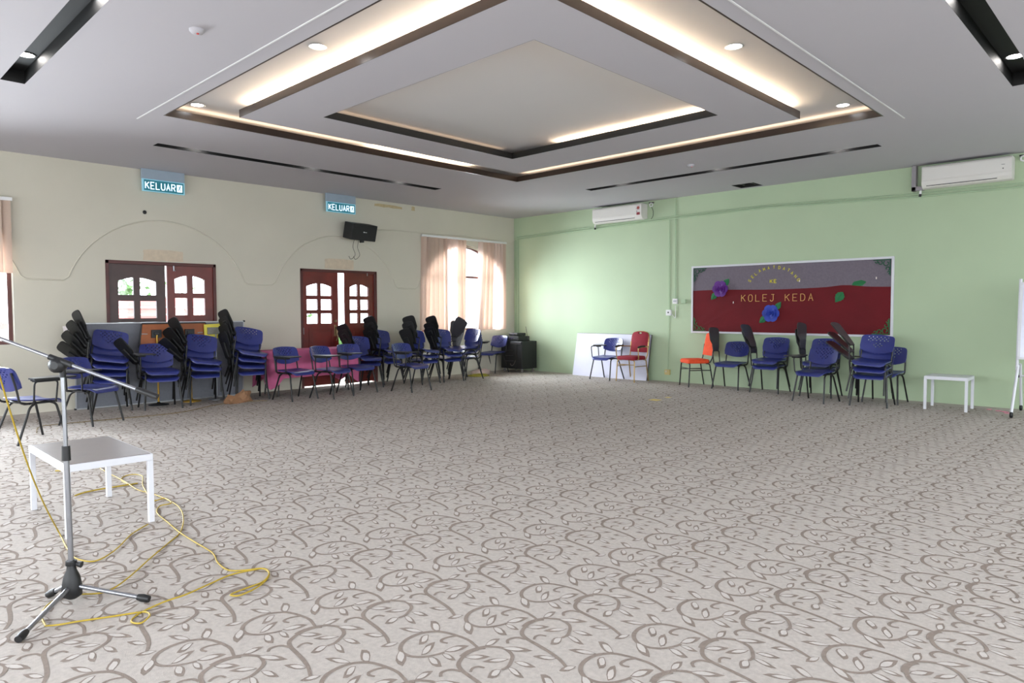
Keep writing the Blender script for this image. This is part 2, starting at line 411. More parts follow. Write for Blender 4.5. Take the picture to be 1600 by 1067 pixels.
# pale patches of stripped paint and old marks above the doors
M_PATCH = mat('bare_plaster', (202, 186, 164), .85, var=.08, scale=14)
M_PATCH2 = mat('old_glue', (182, 164, 128), .85, var=.1, scale=20)
for nm, (a, b, c, d), mm, lb in (('wall_patch', (-8.09, 2.17, -7.51, 2.33), M_PATCH, 'pale patch of stripped paint above the left double door'),
                                 ('wall_patch', (-5.0, 2.17, -4.39, 2.35), M_PATCH, 'pale patch of stripped paint above the ajar double door'),
                                 ('glue_mark', (-3.9, 3.42, -3.24, 3.47), M_PATCH2, 'long brownish glue mark high on the left wall'),
                                 ('glue_mark', (-3.0, 3.42, -2.92, 3.5), M_PATCH2, 'small brownish glue mark near the ceiling')):
    rr = random.Random(3); lp = []
    for q in range(24):
        t = q/24*4; e = int(t); f = t-e; P4 = rect(a, b, c, d)
        p0, p1 = P4[e], P4[(e+1) % 4]; lp.append((p0[0]+(p1[0]-p0[0])*f+rr.uniform(-.008, .008), p0[1]+(p1[1]-p0[1])*f+rr.uniform(-.008, .008)))
    tag(MB().plate([lp], lambda u, v, s: (.002*(1-s), u, v)).build(nm, mm), lb, 'wall mark')

# ------------------------------------------------------------------ ceiling with its coffer, cove lights and black troughs
OX0, OX1, OY0, OY1 = 3.29, 8.87, -8.9, -3.34
IX0, IX1, IY0, IY1 = 3.80, 8.18, -8.30, -3.88
HX0, HX1, HY0, HY1 = 4.46, 7.60, -7.66, -4.66
ZR = 3.67; ZT = 3.61
TRO = [(1.72, 1.90, -8.5, -3.8), (3.63, 8.42, -1.95, -1.77), (3.46, 8.4, -10.4, -10.21), (10.09, 10.29, -8.5, -3.57)]
HATCH = (5.66, 6.06, -.48, -.1)
holes = [(OX0, OX1, OY0, OY1)]+TRO+[HATCH]
xs = sorted({0, ROOM, *[h[0] for h in holes], *[h[1] for h in holes]}); ys = sorted({-ROOM, 0, *[h[2] for h in holes], *[h[3] for h in holes]})
mb = MB()
for i in range(len(xs)-1):
    for j in range(len(ys)-1):
        mx, my = (xs[i]+xs[i+1])/2, (ys[j]+ys[j+1])/2
        if any(h[0] < mx < h[1] and h[2] < my < h[3] for h in holes): continue
        mb.add([(xs[i], ys[j], ZC), (xs[i+1], ys[j], ZC), (xs[i+1], ys[j+1], ZC), (xs[i], ys[j+1], ZC)], [(0, 3, 2, 1)])
struct('ceiling', mb, M_CEIL)
mb = MB(); g = .32
mb.add([(OX0-g, OY0-g, ZR), (OX1+g, OY0-g, ZR), (OX1+g, OY1+g, ZR), (OX0-g, OY1+g, ZR)], [(0, 3, 2, 1)])
cs = [(OX0-g, OY0-g), (OX1+g, OY0-g), (OX1+g, OY1+g), (OX0-g, OY1+g)]
for i in range(4):
    a, b = cs[i], cs[(i+1) % 4]; mb.add([(*a, ZC), (*b, ZC), (*b, ZR), (*a, ZR)], [(0, 1, 2, 3)])
struct('ceiling_recess', mb, M_RECESS)
# roof slab above everything keeps the sky out
struct('roof_slab', MB().box((-.3, -ROOM-.3, 3.72), (ROOM+.3, .3, 3.9)), M_CEIL)
def ring(x0, x1, y0, y1, t, z0, z1, inward):
    mb = MB(); s = t if inward else -t
    mb.box((x0-s, y0-s, z0), (x0, y1+s, z1)); mb.box((x1, y0-s, z0), (x1+s, y1+s, z1))
    mb.box((x0, y0-s, z0), (x1, y0, z1)); mb.box((x0, y1, z0), (x1, y1+s, z1)); return mb
struct('trim_2', ring(OX0, OX1, OY0, OY1, .015, ZC-.001, ZT, True), M_FASCIA)
# floating square ring panel
isl = MB()
isl.plate([rect(IX0, IY0, IX1, IY1), rect(HX0, HY0, HX1, HY1)], lambda u, v, s: (u, v, ZC-.004 if s == 1 else ZT))
o = struct('ceiling_panel', isl, M_CEIL)
mb = MB(); t = .004
mb.box((IX0-t, IY0-t, ZC-.004), (IX0, IY1+t, ZT)); mb.box((IX1, IY0-t, ZC-.004), (IX1+t, IY1+t, ZT))
mb.box((IX0, IY0-t, ZC-.004), (IX1, IY0, ZT)); mb.box((IX0, IY1, ZC-.004), (IX1, IY1+t, ZT)); struct('trim_3', mb, M_FASCIA)
mb = MB()
mb.box((HX0, HY0, ZC-.004), (HX0+t, HY1, ZT)); mb.box((HX1-t, HY0, ZC-.004), (HX1, HY1, ZT))
mb.box((HX0, HY0, ZC-.004), (HX1, HY0+t, ZT)); mb.box((HX0, HY1-t, ZC-.004), (HX1, HY1, ZT)); struct('trim_4', mb, M_INNER)
for k, (x, y) in enumerate(((IX0+.3, IY0+.3), (IX1-.3, IY0+.3), (IX0+.3, IY1-.3), (IX1-.3, IY1-.3))):
    struct('trim_%d' % (7+k), MB().box((x-.02, y-.02, ZT), (x+.02, y+.02, ZR)), M_CEIL)
# thin bead on the near sides
struct('trim_5', MB().box((2.94, -9.08, ZC-.006), (9.05, -9.065, ZC), .002), M_RIM)
struct('trim_6', MB().box((9.02, -9.08, ZC-.006), (9.035, -3.07, ZC), .002), M_RIM)
def led(a, b, m, lab, ledge=ZT):
    w = .02
    o = MB().box((min(a[0], b[0])-(w if a[0] == b[0] else 0), min(a[1], b[1])-(w if a[1] == b[1] else 0), ledge),
                 (max(a[0], b[0])+(w if a[0] == b[0] else 0), max(a[1], b[1])+(w if a[1] == b[1] else 0), ledge+.012)).build('led_strip', m)
    tag(o, lab, 'light strip')
k = .11
led((IX0+.12, IY0+k), (IX1-.05, IY0+k), M_LED, 'bright warm light strip hidden on the near left edge of the floating ceiling panel')
led((IX1-k, IY0+.05), (IX1-k, IY1-.12), M_LED, 'bright warm light strip hidden on the near right edge of the floating ceiling panel')
led((OX0-.06, OY0+.1), (OX0-.06, -6.3), M_LED_DIM, 'warm light strip along the far left cove, dimmer length', ZC+.065)
led((OX0-.06, -6.2), (OX0-.06, -4.35), M_LED_MID, 'brightest light strip in the far left cove', ZC+.065)
led((OX0+.1, OY1+.06), (OX1-.1, OY1+.06), M_LED_DIM, 'warm light strip along the far right cove', ZC+.065)
led((HX0+.75, HY1+k), (HX1-.05, HY1+k), M_LED_MID, 'bright warm light strip along the right side of the inner square opening')
led((HX0-k, HY0+.1), (HX0-k, HY1-.1), M_LED_FAINT, 'faint light strip along the left side of the inner square opening')
# ledges that carry the cove strips
for nm, a, b in (('trim_11', (OX0-.1, OY0, ZC+.001), (OX0-.02, OY1, ZC+.065)), ('trim_12', (OX0, OY1+.02, ZC+.001), (OX1, OY1+.1, ZC+.065))):
    struct(nm, MB().box(a, b), M_CEIL)
def downlight(x, y, z, lab, parent=None):
    if parent is None: t = thing('downlight', lab, 'ceiling light', (x, y, z), 0, 'round recessed downlights'); P = t; off = (0, 0, 0)
    else: P = parent; off = (x, y, z)
    rim = MB().lathe([(.075, -.004), (.08, -.006), (.066, -.008), (.062, -.003)], 20, off)
    rim.build('rim', M_RIM, P)
    MB().lathe([(.001, -.0045), (.063, -.005)], 20, off).build('lamp_disc', M_DOWN if parent is None else M_DOWN_T, P)
downlight(3.46, -8.62, ZR, 'lit round downlight at the left corner of the ceiling recess')
downlight(5.92, -8.58, ZR, 'second lit downlight from the left corner of the ceiling recess')
downlight(8.48, -6.06, ZR, 'lit downlight in the right arm of the ceiling recess, nearer the camera')
downlight(8.54, -3.58, ZR, 'lit round downlight at the right corner of the ceiling recess')
TL = ['narrow black light trough in the ceiling along the left wall', 'narrow black light trough in the ceiling along the green wall',
      'wide black light trough at the top left of the photo', 'wide black light trough at the top right of the photo']
TD = [[(1.81, -7.93), (1.81, -6.16), (1.81, -4.53)], [(4.24, -1.86), (6.05, -1.86), (7.85, -1.86)], [(3.98, -10.3), (5.7, -10.3), (7.6, -10.3)], [(10.19, -4.13), (10.19, -5.9), (10.19, -7.7)]]
for (x0, x1, y0, y1), lb, dl in zip(TRO, TL, TD):
    zt = ZC+.12; t = thing('light_trough', lb, 'ceiling trough', ((x0+x1)/2, (y0+y1)/2, ZC), 0, 'black light troughs in the ceiling')
    a, b = (x1-x0)/2, (y1-y0)/2; mb = MB()
    C4 = [(-a, -b), (a, -b), (a, b), (-a, b)]
    for i in range(4):
        p, q = C4[i], C4[(i+1) % 4]; mb.add([(*p, 0), (*q, 0), (*q, .12), (*p, .12)], [(0, 1, 2, 3)])
    mb.add([(*p, .12) for p in C4], [(0, 3, 2, 1)])
    mb.build('channel', M_BLACKGLOSS, t)
    for (px, py) in dl: downlight(px-(x0+x1)/2, py-(y0+y1)/2, .12, None, t)
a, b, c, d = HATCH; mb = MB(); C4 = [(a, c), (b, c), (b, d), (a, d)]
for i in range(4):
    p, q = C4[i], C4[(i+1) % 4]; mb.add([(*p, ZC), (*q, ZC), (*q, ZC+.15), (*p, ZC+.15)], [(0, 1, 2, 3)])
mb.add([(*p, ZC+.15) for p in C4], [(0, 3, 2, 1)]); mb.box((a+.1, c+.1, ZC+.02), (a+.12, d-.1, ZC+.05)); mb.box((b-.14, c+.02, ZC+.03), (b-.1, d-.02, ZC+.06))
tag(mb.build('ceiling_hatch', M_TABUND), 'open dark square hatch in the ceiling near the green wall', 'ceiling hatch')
M_RED = mat('red_plastic', (200, 60, 60), .4)
for x, y, lb in ((5.9, -9.59, 'round smoke detector with red light on the left of the ceiling'), (6.05, -2.52, 'small round smoke detector near the far right cove')):
    t = thing('smoke_detector', lb, 'smoke detector', (x, y, ZC), 0)
    MB().lathe([(.055, 0), (.055, -.012), (.04, -.03), (.02, -.034)], 18).build('body', M_CEIL, t)
    MB().lathe([(.012, -.03), (.008, -.04)], 8, (.015, 0, 0)).build('indicator', M_RED, t)

# ------------------------------------------------------------------ lettering: single-stroke capitals on a 4 x 6 grid
GL = {'A': [[(0, 0), (2, 6), (4, 0)], [(.8, 2.2), (3.2, 2.2)]], 'D': [[(0, 0), (0, 6), (2.2, 6), (3.6, 5), (4, 3), (3.6, 1), (2.2, 0), (0, 0)]],
      'E': [[(4, 0), (0, 0), (0, 6), (4, 6)], [(0, 3), (3.2, 3)]], 'G': [[(4, 5), (3, 6), (1, 6), (0, 4.6), (0, 1.4), (1, 0), (3, 0), (4, 1), (4, 2.8), (2.4, 2.8)]],
      'J': [[(1.2, 6), (4, 6)], [(3, 6), (3, 1.2), (2, 0), (.8, 0), (0, 1.2)]], 'K': [[(0, 0), (0, 6)], [(4, 6), (0, 2.6)], [(1.3, 3.6), (4, 0)]],
      'L': [[(0, 6), (0, 0), (4, 0)]], 'M': [[(0, 0), (0, 6), (2, 2.5), (4, 6), (4, 0)]], 'N': [[(0, 0), (0, 6), (4, 0), (4, 6)]],
      'O': [[(1, 0), (0, 1.4), (0, 4.6), (1, 6), (3, 6), (4, 4.6), (4, 1.4), (3, 0), (1, 0)]], 'R': [[(0, 0), (0, 6), (3, 6), (4, 5), (4, 4), (3, 3), (0, 3)], [(2, 3), (4, 0)]],
      'S': [[(4, 5), (3, 6), (1, 6), (0, 5), (0, 4), (1, 3.2), (3, 2.8), (4, 2), (4, 1), (3, 0), (1, 0), (0, 1)]], 'T': [[(0, 6), (4, 6)], [(2, 6), (2, 0)]],
      'U': [[(0, 6), (0, 1.3), (1, 0), (3, 0), (4, 1.3), (4, 6)]]}
def stroke_letter(ch, h, w, t, depth, fn):
    """flat ribbon letter; fn(u, v, d) -> 3-D"""
    mb = MB()
    for s in GL[ch]:
        P = [Vector((a/4*w-w/2, b/6*h-h/2)) for a, b in s]; k = len(P); V = []
        closed = (P[0]-P[-1]).length < 1e-6
        for i in range(k):
            if closed and i in (0, k-1): a, b = P[-2], P[1]
            else: a, b = P[max(i-1, 0)], P[min(i+1, k-1)]
            d0 = (P[i]-P[i-1]).normalized() if i > 0 else ((P[0]-P[-2]).normalized() if closed else (P[1]-P[0]).normalized())
            d1 = (P[i+1]-P[i]).normalized() if i < k-1 else ((P[1]-P[0]).normalized() if closed else d0)
            n = Vector((-d0.y, d0.x))+Vector((-d1.y, d1.x)); n.normalize()
            c = max(.5, n.dot(Vector((-d0.y, d0.x)))); n = n*(t/2/c)
            for q in (P[i]+n, P[i]-n):
                V.append(fn(q.x, q.y, 0)); V.append(fn(q.x, q.y, depth))
        F = []
        for i in range(k-1):
            a, b = 4*i, 4*(i+1)   # a: n-back, n-front, -n-back, -n-front
            F += [(a+1, a+3, b+3, b+1), (a, b, b+2, a+2), (a, a+1, b+1, b), (a+3, a+2, b+2, b+3)]
        F += [(0, 2, 3, 1), (4*k-4, 4*k-3, 4*k-1, 4*k-2)]
        mb.add(V, F)
    return mb

# ------------------------------------------------------------------ the blue lecture chair (faces -Y, writing tablet on the sitter's right, -X)
def chair_meshes():
    R = {}
    # backrest with drilled holes
    out = [(.0, -.025)]
    out = [(-.215, .035), (-.15, .008), (-.075, -.010), (0, -.016), (.075, -.010), (.15, .008), (.215, .035)]
    out += [(.226, .10), (.222, .20)]+arc(.170, .212, .05, 5, 85, 4)+[(.09, .270), (0, .274), (-.09, .270)]+arc(-.170, .212, .05, 95, 175, 4)+[(-.222, .20), (-.226, .10)]
    holes = []
    for r in range(7):
        n = 6 if r % 2 == 0 else 5
        for k in range(n):
            x = (k-(n-1)/2)*.052; z = .236-r*.025
            if r >= 4 and abs(x) > .07: continue
            holes.append([(x+.0095*math.cos(q*PI/3), z+.0095*math.sin(q*PI/3)) for q in range(6)])
    ex = [(x*.05, z*.045) for x in range(-4, 5) for z in range(0, 6) if all((x*.05-h[0][0])**2+(z*.045-h[0][1])**2 > .0003 for h in holes)]
    def bk(u, v, s):
        t = math.radians(19); w = v+.0
        y = .205+w*math.sin(t)-.05*(u/.225)**2 + (.020 if s else 0) + .10*max(0, w-.22)**1
        return (u, y, .565+w*math.cos(t))
    R['backrest'] = MB().plate([out]+holes, bk, [e for e in ex if .03 < e[1] < .25 and abs(e[0]) < .2], smooth=True)
    # seat shell
    mb = MB(); ring = []
    def zf(x, y): return .442+.018*((y+.05)/.2)**2*(1 if y > -.05 else .3)+.014*(abs(x)/.22)**2-.055*max(0, (-y-.16)/.09)**2
    base = rrect(-.225, -.245, .225, .175, .07, 4)
    for lay in (0, 1):
        for sc in (1., .85, .6, .3):
            for (x, y) in base:
                X, Y = x*sc, (y+.035)*sc-.035
                mb.v.append((X, Y, zf(X, Y)-(.012 if lay else 0)))
        mb.v.append((0, -.035, zf(0, -.035)-(.012 if lay else 0)))
    n = len(base); tot = 4*n+1
    for lay in (0, 1):
        o = lay*tot
        for r in range(3):
            for i in range(n):
                f = (o+r*n+i, o+r*n+(i+1) % n, o+(r+1)*n+(i+1) % n, o+(r+1)*n+i); mb.f.append(f if lay == 0 else f[::-1])
        for i in range(n):
            f = (o+3*n+i, o+3*n+(i+1) % n, o+4*n); mb.f.append(f if lay == 0 else f[::-1])
    mb.m = [0]*len(mb.f); mb.s = [True]*len(mb.f)
    for i in range(n): mb.f.append((i, tot+i, tot+(i+1) % n, (i+1) % n)); mb.m.append(0); mb.s.append(False)
    R['seat'] = mb
    # legs, each a slightly oval tube with a foot cap
    R['legs'] = []
    for sx in (-1, 1):
        R['legs'].append(MB().tube(bend([(sx*.205, -.10, .424), (sx*.212, -.16, .40), (sx*.245, -.245, .0)], .05), .0125, 8))
        R['legs'].append(MB().tube(bend([(sx*.205, .03, .424), (sx*.212, .10, .39), (sx*.245, .245, .0)], .05), .0125, 8))
    R['seat_frame'] = MB()
    for sx in (-1, 1): R['seat_frame'].tube([(sx*.205, -.17, .424), (sx*.205, .155, .424)], .0125, 8)
    R['seat_frame'].tube([(-.205, -.12, .42), (.205, -.12, .42)], .011, 8); R['seat_frame'].tube([(-.205, .10, .42), (.205, .10, .42)], .011, 8)
    R['uprights'] = [MB().tube(bend([(sx*.205, .10, .424), (sx*.207, .195, .43), (sx*.205, .215, .56), (sx*.2, .264, .76)], .07), .0115, 8) for sx in (-1, 1)]
    R['arm'] = MB().tube(bend([(-.205, .09, .424), (-.27, .09, .43), (-.285, .085, .66), (-.285, -.15, .66), (-.27, -.13, .43), (-.205, -.12, .424)], .045), .0095, 8)
    # tablet: long axis along -Y from the hinge at the origin
    out = [(-.055, .03), (.055, .03), (.075, 0)]+[(.085, -.12), (.13, -.20), (.145, -.38)]+arc(.085, -.41, .06, 0, -85, 4)+[(.01, -.475)]+arc(-.04, -.41, .06, -95, -180, 4)+[(-.10, -.30), (-.075, -.05)]
    out = [(u*1.08, v*.85) for u, v in out[::-1]]
    ar = sum(out[i][0]*out[(i+1) % len(out)][1]-out[(i+1) % len(out)][0]*out[i][1] for i in range(len(out)))
    if ar < 0: out = out[::-1]
    mb = MB(); mb.plate([out], lambda u, v, s: (u, v, .012 if s == 0 else -.004))
    mb.m = [0 if all(abs(mb.v[i][2]-.012) < 1e-6 for i in f) else 1 for f in mb.f]
    mb.box((-.05, -.24, -.034), (.05, .0, -.004), .012, 1)
    mb.tube([(-.05, -.0, -.012), (.05, -.0, -.012)], .012, 8, 1)
    R['tablet'] = mb
    return R
CM = chair_meshes()
ARM = Vector((-.285, .05, .682))
def pose_tablet(t, kind, tilt=25., back=12., turn=(-.95, -.2)):
    if kind == 'flat':
        t.location = (ARM.x+.02, ARM.y+.03, .684); t.rotation_euler = (0, 0, math.radians(tilt))
    else:           # raised: long axis points up, leaning outwards and a little back, face turned to the side
        a, b = math.radians(tilt), math.radians(back)
        l = Vector((-math.sin(a), math.sin(b)*.8, math.cos(a))).normalized()      # = local -Y
        nrm = Vector((turn[0], turn[1], 0)); nrm = (nrm-l*nrm.dot(l)).normalized()       # = local -Z (underside shows)
        y = -l; z = -nrm; x = y.cross(z)
        t.rotation_euler = Matrix((x, y, z)).transposed().to_euler(); t.location = (ARM.x-.012, ARM.y-.06, .675)
def first_chair():
    t = thing('lecture_chair', '', 'chair')
    CM['seat'].build('seat', M_BLUE, t); CM['backrest'].build('backrest', M_BLUE, t)
    for q in CM['legs']: q.build('leg', M_FRAME, t)
    CM['seat_frame'].build('seat_frame', M_FRAME, t)
    for q in CM['uprights']: q.build('back_upright', M_FRAME, t)
    CM['arm'].build('tablet_arm', M_FRAME, t)
    CM['tablet'].build('writing_tablet', [M_TABTOP, M_TABUND], t)
    return t
TURN = {}
proto = first_chair(); used = [False]
PITCH = .091
def chair(x, y, deg, z, label, kind='raised', tilt=25., back=12., group=None, roll=0., turn=None):
    """deg: heading of the sitter"""
    rz = math.radians(deg+90)
    if not used[0]:
        c = proto; c.location = (x, y, z); c.rotation_euler = (0, 0, rz); c['label'] = label; used[0] = True
        if group: c['group'] = group
    else: c = dup(proto, (x, y, z), rz, label, group)
    if roll:        # the arms keep stacked chairs from nesting level: each leans about its left seat rail
        q = math.radians(roll); p = Vector((.2, 0, .43)); d = p-Matrix.Rotation(q, 3, 'Y') @ p; d = Matrix.Rotation(rz, 3, 'Z') @ d
        c.rotation_euler = (0, q, rz); c.location = (x+d.x, y+d.y, z+d.z)
    for ch in c.children:
        if ch.name.split('.')[0] == 'writing_tablet': pose_tablet(ch, kind, tilt+(roll if kind != 'flat' else 0), back, turn or TURN[group])
    return c
def stack(x, y, deg, n, where, tilts, top='raised', group=None, jit=.004, roll=0., turn=None):
    nm = {2: ['bottom', 'top'], 3: ['bottom', 'middle', 'top'], 4: ['bottom', 'second lowest', 'second highest', 'topmost']}[n]
    h = math.radians(deg)
    for i in range(n):
        k = top if i == n-1 else 'raised'
        o = .021*i
        chair(x+o*math.cos(h)+random.uniform(-jit, jit), y+o*math.sin(h)+random.uniform(-jit, jit), deg+random.uniform(-1.2, 1.2), i*PITCH,
              '%s blue chair of the %s' % (nm[i], where), k, tilts[i % len(tilts)], 12, group, roll*i, turn)
GA = 'chairs stacked before the grey board'; GB = 'chairs between the ajar door and the window'; GC = 'chairs along the green wall'; GT = 'chairs in front of the pink table'
TURN.update({GA: (-.95, -.22), GB: (-.97, -.16), GC: (-.96, .18), GT: (-1, 0), None: (-1, 0)})
stack(.47, -8.73, -10, 4, 'four-chair stack at the left end of the grey board', (48, 40, 32, 22), group=GA, roll=3)
stack(.735, -8.155, -7, 2, 'two-chair stack before the brown lectern board', (38, 0), 'flat', group=GA, roll=2)
stack(.64, -7.50, -8, 3, 'three-chair stack left of the yellow board', (44, 36, 26), group=GA, roll=4)
stack(.70, -6.81, -9, 4, 'four-chair stack beside the crumpled brown paper', (14, 16, 18, 24), group=GA, roll=3.5)
chair(2.38, -10.05, 105, 0, 'lone blue chair at the left edge, side-on behind the white table', 'flat', 0)
chair(1.555, -9.245, 32, 0, 'blue tablet chair standing alone in front of the leftmost tall stack', 'flat', -4)
chair(1.29, -6.33, 9, 0, 'leftmost blue tablet chair in front of the pink table', 'flat', 4, group=GT)
chair(1.475, -5.79, 19, 0, 'middle blue tablet chair in front of the pink table', 'flat', 2, group=GT)
chair(1.27, -5.18, 3, 0, 'rightmost blue tablet chair in front of the pink table', 'flat', 4, group=GT)
stack(.66, -4.62, 0, 2, 'two-chair stack in the ajar doorway at the pink table end', (22, 30), group=GB, roll=3)
stack(.42, -3.98, 4, 3, 'stack against the wall just right of the ajar door', (16, 18, 24), group=GB, roll=3)
stack(.89, -3.47, 8, 3, 'middle stack between the ajar door and the window', (22, 16, 20), group=GB, roll=3)
stack(.885, -2.86, -3, 3, 'stack with tall tablets under the left window blinds', (18, 24, 20), group=GB, roll=2.5)
chair(1.72, -4.37, 9, 0, 'lone blue tablet chair out in front of the stacks near the window', 'flat', 3, group=GB)
stack(.88, -2.33, -91, 3, 'stack facing left under the arched window', (-8, -5, -34), group=GB, roll=1, turn=(-.6, .8))
chair(.24, -.93, -83, 0, 'blue chair in the corner beside the black equipment case', 'flat', 20)
chair(3.02, -.45, -90, 0, 'blue tablet chair before the leaning white panel', 'flat', 36, group=GC)
chair(5.63, -.33, -90, 0, 'single blue chair right of the orange chair', 'raised', 8, 8, group=GC)
stack(6.35, -.36, -91, 2, 'two-chair stack below the blue paper rose', (24, 27), group=GC, roll=1)
chair(7.36, -1.05, -97, 0, 'single blue chair standing out from the wall beside the tall three-chair stack', 'flat', 0, group=GC)
stack(7.17, -.34, -90, 2, 'two-chair stack behind the lone blue chair at the notice board', (10, 4), group=GC, roll=1)
stack(8.12, -.945, -86, 3, 'three-chair stack at the right end of the notice board', (54, 48, 40), group=GC, roll=1.8)
chair(8.15, -.455, -91, 0, 'blue chair half hidden behind the right-hand three-chair stack', 'flat', 0, group=GC)

# ------------------------------------------------------------------ banquet chairs (red with gold frame and arms, orange with black frame)
M_REDF = mat('red_fabric', (134, 22, 40), .85, var=.08, scale=30, bump=.2, bscale=300)
M_ORANGE = mat('orange_fabric', (226, 78, 36), .85, var=.06, scale=30, bump=.2, bscale=300)
M_GOLD = mat('gold_frame', (178, 150, 98), .35, .85, var=.08)
M_GREYV = mat('grey_piping', (120, 112, 108), .6)
def banquet(name, label, loc, deg, fab, fr, arms, width=.43):
    t = thing(name, label, 'chair', loc, math.radians(deg+90)); w = width/2
    t['group'] = 'padded banquet chairs'
    mb = MB(); lp = rrect(-w, -.235, w, .18, .06, 4)
    for (z, s) in ((.425, .96), (.44, 1.0), (.475, 1.0), (.495, .93), (.50, .75)):
        mb.v += [(x*s, (y+.03)*s-.03, z) for x, y in lp]
    n = len(lp)
    for r in range(4):
        for i in range(n): mb.f.append((r*n+i, r*n+(i+1) % n, (r+1)*n+(i+1) % n, (r+1)*n+i)); mb.m.append(0); mb.s.append(True)
    mb.add([mb.v[4*n+i] for i in range(n)], [tuple(range(n))], 0, True); mb.add([mb.v[i] for i in range(n)], [tuple(range(n))[::-1]])
    mb.build('seat', fab, t)
    def bk(u, v, s):
        e = (1-min(1, abs(u)/w)**3)
        return (u, .215+v*.18+(-.03 if s == 0 else .012)*e, .56+v)
    out = [(-w*.93, 0), (w*.93, 0), (w*.98, .2), (w*.95, .30)]+arc(w*.55, .31, w*.38, 0, 70, 4)+[(.06, .405), (-.06, .405)]+arc(-w*.55, .31, w*.38, 110, 180, 4)+[(-w*.95, .30), (-w*.98, .2)]
    hole = [[(.045*math.cos(a*PI/5), .375+.016*math.sin(a*PI/5)) for a in range(10)]] if arms else []
    ex = [(x*.05, z*.05) for x in range(-3, 4) for z in range(1, 7)]
    MB().plate([out]+hole, bk, ex, smooth=True).build('backrest', fab, t)
    ed = MB(); ed.tube([Vector(bk(u, v, 1))+Vector((0, .004, 0)) for u, v in out[2:-1]], .011, 8); ed.build('back_frame', fr, t)
    for s in (-1, 1):
        MB().tube(bend([(s*w*.93, .17, .43), (s*w*.95, .215, .5), (s*w*.97, .25, .76)], .05), .0115, 8).build('back_upright', fr, t)
        MB().tube(bend([(s*w*.5, -.19, .425), (s*w*.94, -.20, .425), (s*w*1.0, -.225, 0)], .06), .0115, 8).build('leg', fr, t)
        MB().tube(bend([(s*w*.93, .10, .425), (s*w*.95, .17, .42), (s*w*.98, .245, 0)], .06), .0115, 8).build('leg', fr, t)
        MB().tube([(s*w*.96, -.21, .30), (s*w*.96, .185, .30)], .008, 6).build('side_stretcher', fr, t)
    MB().tube([(-w*.96, -.205, .335), (w*.96, -.205, .335)], .008, 6).build('front_stretcher', fr, t)
    if arms:
        for s in (-1, 1):
            a = MB().tube(bend([(s*(w+.01), -.13, .43), (s*(w+.045), -.15, .45), (s*(w+.05), -.17, .665), (s*(w+.04), .0, .68), (s*w*1.0, .245, .67)], .05), .0105, 8)
            ap = a.build('armrest', fr, t)
            MB().tube([(s*(w+.05), -.18, .672), (s*(w+.05), -.1, .688), (s*(w+.044), .06, .69)], [.016, .02, .014], 8, flat=.8).build('arm_pad', M_BLACKPL, ap)
    return t
banquet('banquet_chair', 'red banquet chair with gold frame and black armrests', (3.61, -.43, 0), -92, M_REDF, M_GOLD, True)
banquet('banquet_chair', 'orange padded chair with black frame against the green wall', (4.955, -.36, 0), -128, M_ORANGE, M_FRAME, False)

# ------------------------------------------------------------------ leaning boards, lectern boards, pink table
M_FELT = mat('grey_felt', (124, 126, 134), .95, var=.05, scale=30, bump=.2, bscale=300)
M_ALU = mat('aluminium', (188, 190, 194), .35, .7, var=.03)
def frame_bars(t, w, h, fw, d, m, fn):
    for nm, a, b in (('frame_bar', (0, 0), (w, fw)), ('frame_bar', (0, h-fw), (w, h)), ('frame_bar', (0, fw), (fw, h-fw)), ('frame_bar', (w-fw, fw), (w, h-fw))):
        mb = MB(); mb.box((a[0], 0, a[1]), (b[0], d, b[1]), .002)
        mb.v = [fn(*v) for v in mb.v]; mb.build(nm, m, t)
t = thing('soft_board', 'long grey felt board in aluminium frame leaning on the wall behind the chairs', 'board', (.11, -9.07, 0))
t.rotation_euler = (0, math.radians(-3.5), PI/2)
t.rotation_euler = Matrix.Rotation(math.radians(-3.6), 3, 'Y').to_4x4().to_3x3().to_euler() if False else (math.radians(3.9), 0, PI/2)
MB().box((.01, .004, .01), (2.43, .02, 1.225)).build('felt_panel', M_FELT, t)
frame_bars(t, 2.44, 1.235, .018, .026, M_ALU, lambda x, y, z: (x, y-.002, z))
for x in (0, 2.44):
    for z in (0, 1.235): MB().box((x-.014, -.006, z-.0 if z == 0 else z-.018), (x+.014, .028, z+.02 if z == 0 else z+.008), .004).build('corner_cap', M_BLACKPL, t)
t = thing('paper_notice', 'curled white printed sheet tucked beside the left end of the grey board', 'paper', (.16, -9.20, .86))
M_PAPER = mat('printed_paper', (214, 206, 206), .8, var=.1, scale=30)
mb = MB(); n = 6
mb.plate([rect(0, 0, .17, .33)], lambda u, v, s: (-.05*(v/.33)**2+.06*(u/.17)-.002*s, u+v*-.18+.06, v), [(.05, .1*k) for k in range(1, 4)]+[(.11, .1*k) for k in range(1, 4)])
mb.build('sheet', M_PAPER, t)
pm = MB()
for q in range(5):
    for r in range(2):
        u, v = .04+r*.07, .05+q*.055; f = lambda uu, vv: (-.05*(vv/.33)**2+.06*(uu/.17)+.0015, uu+vv*-.18+.06, vv)
        pm.add([f(u, v), f(u+.04, v), f(u+.04, v+.012), f(u, v+.012)], [(0, 1, 2, 3)])
pm.build('print_lines', mat('grey_ink', (110, 96, 104), .8), t)

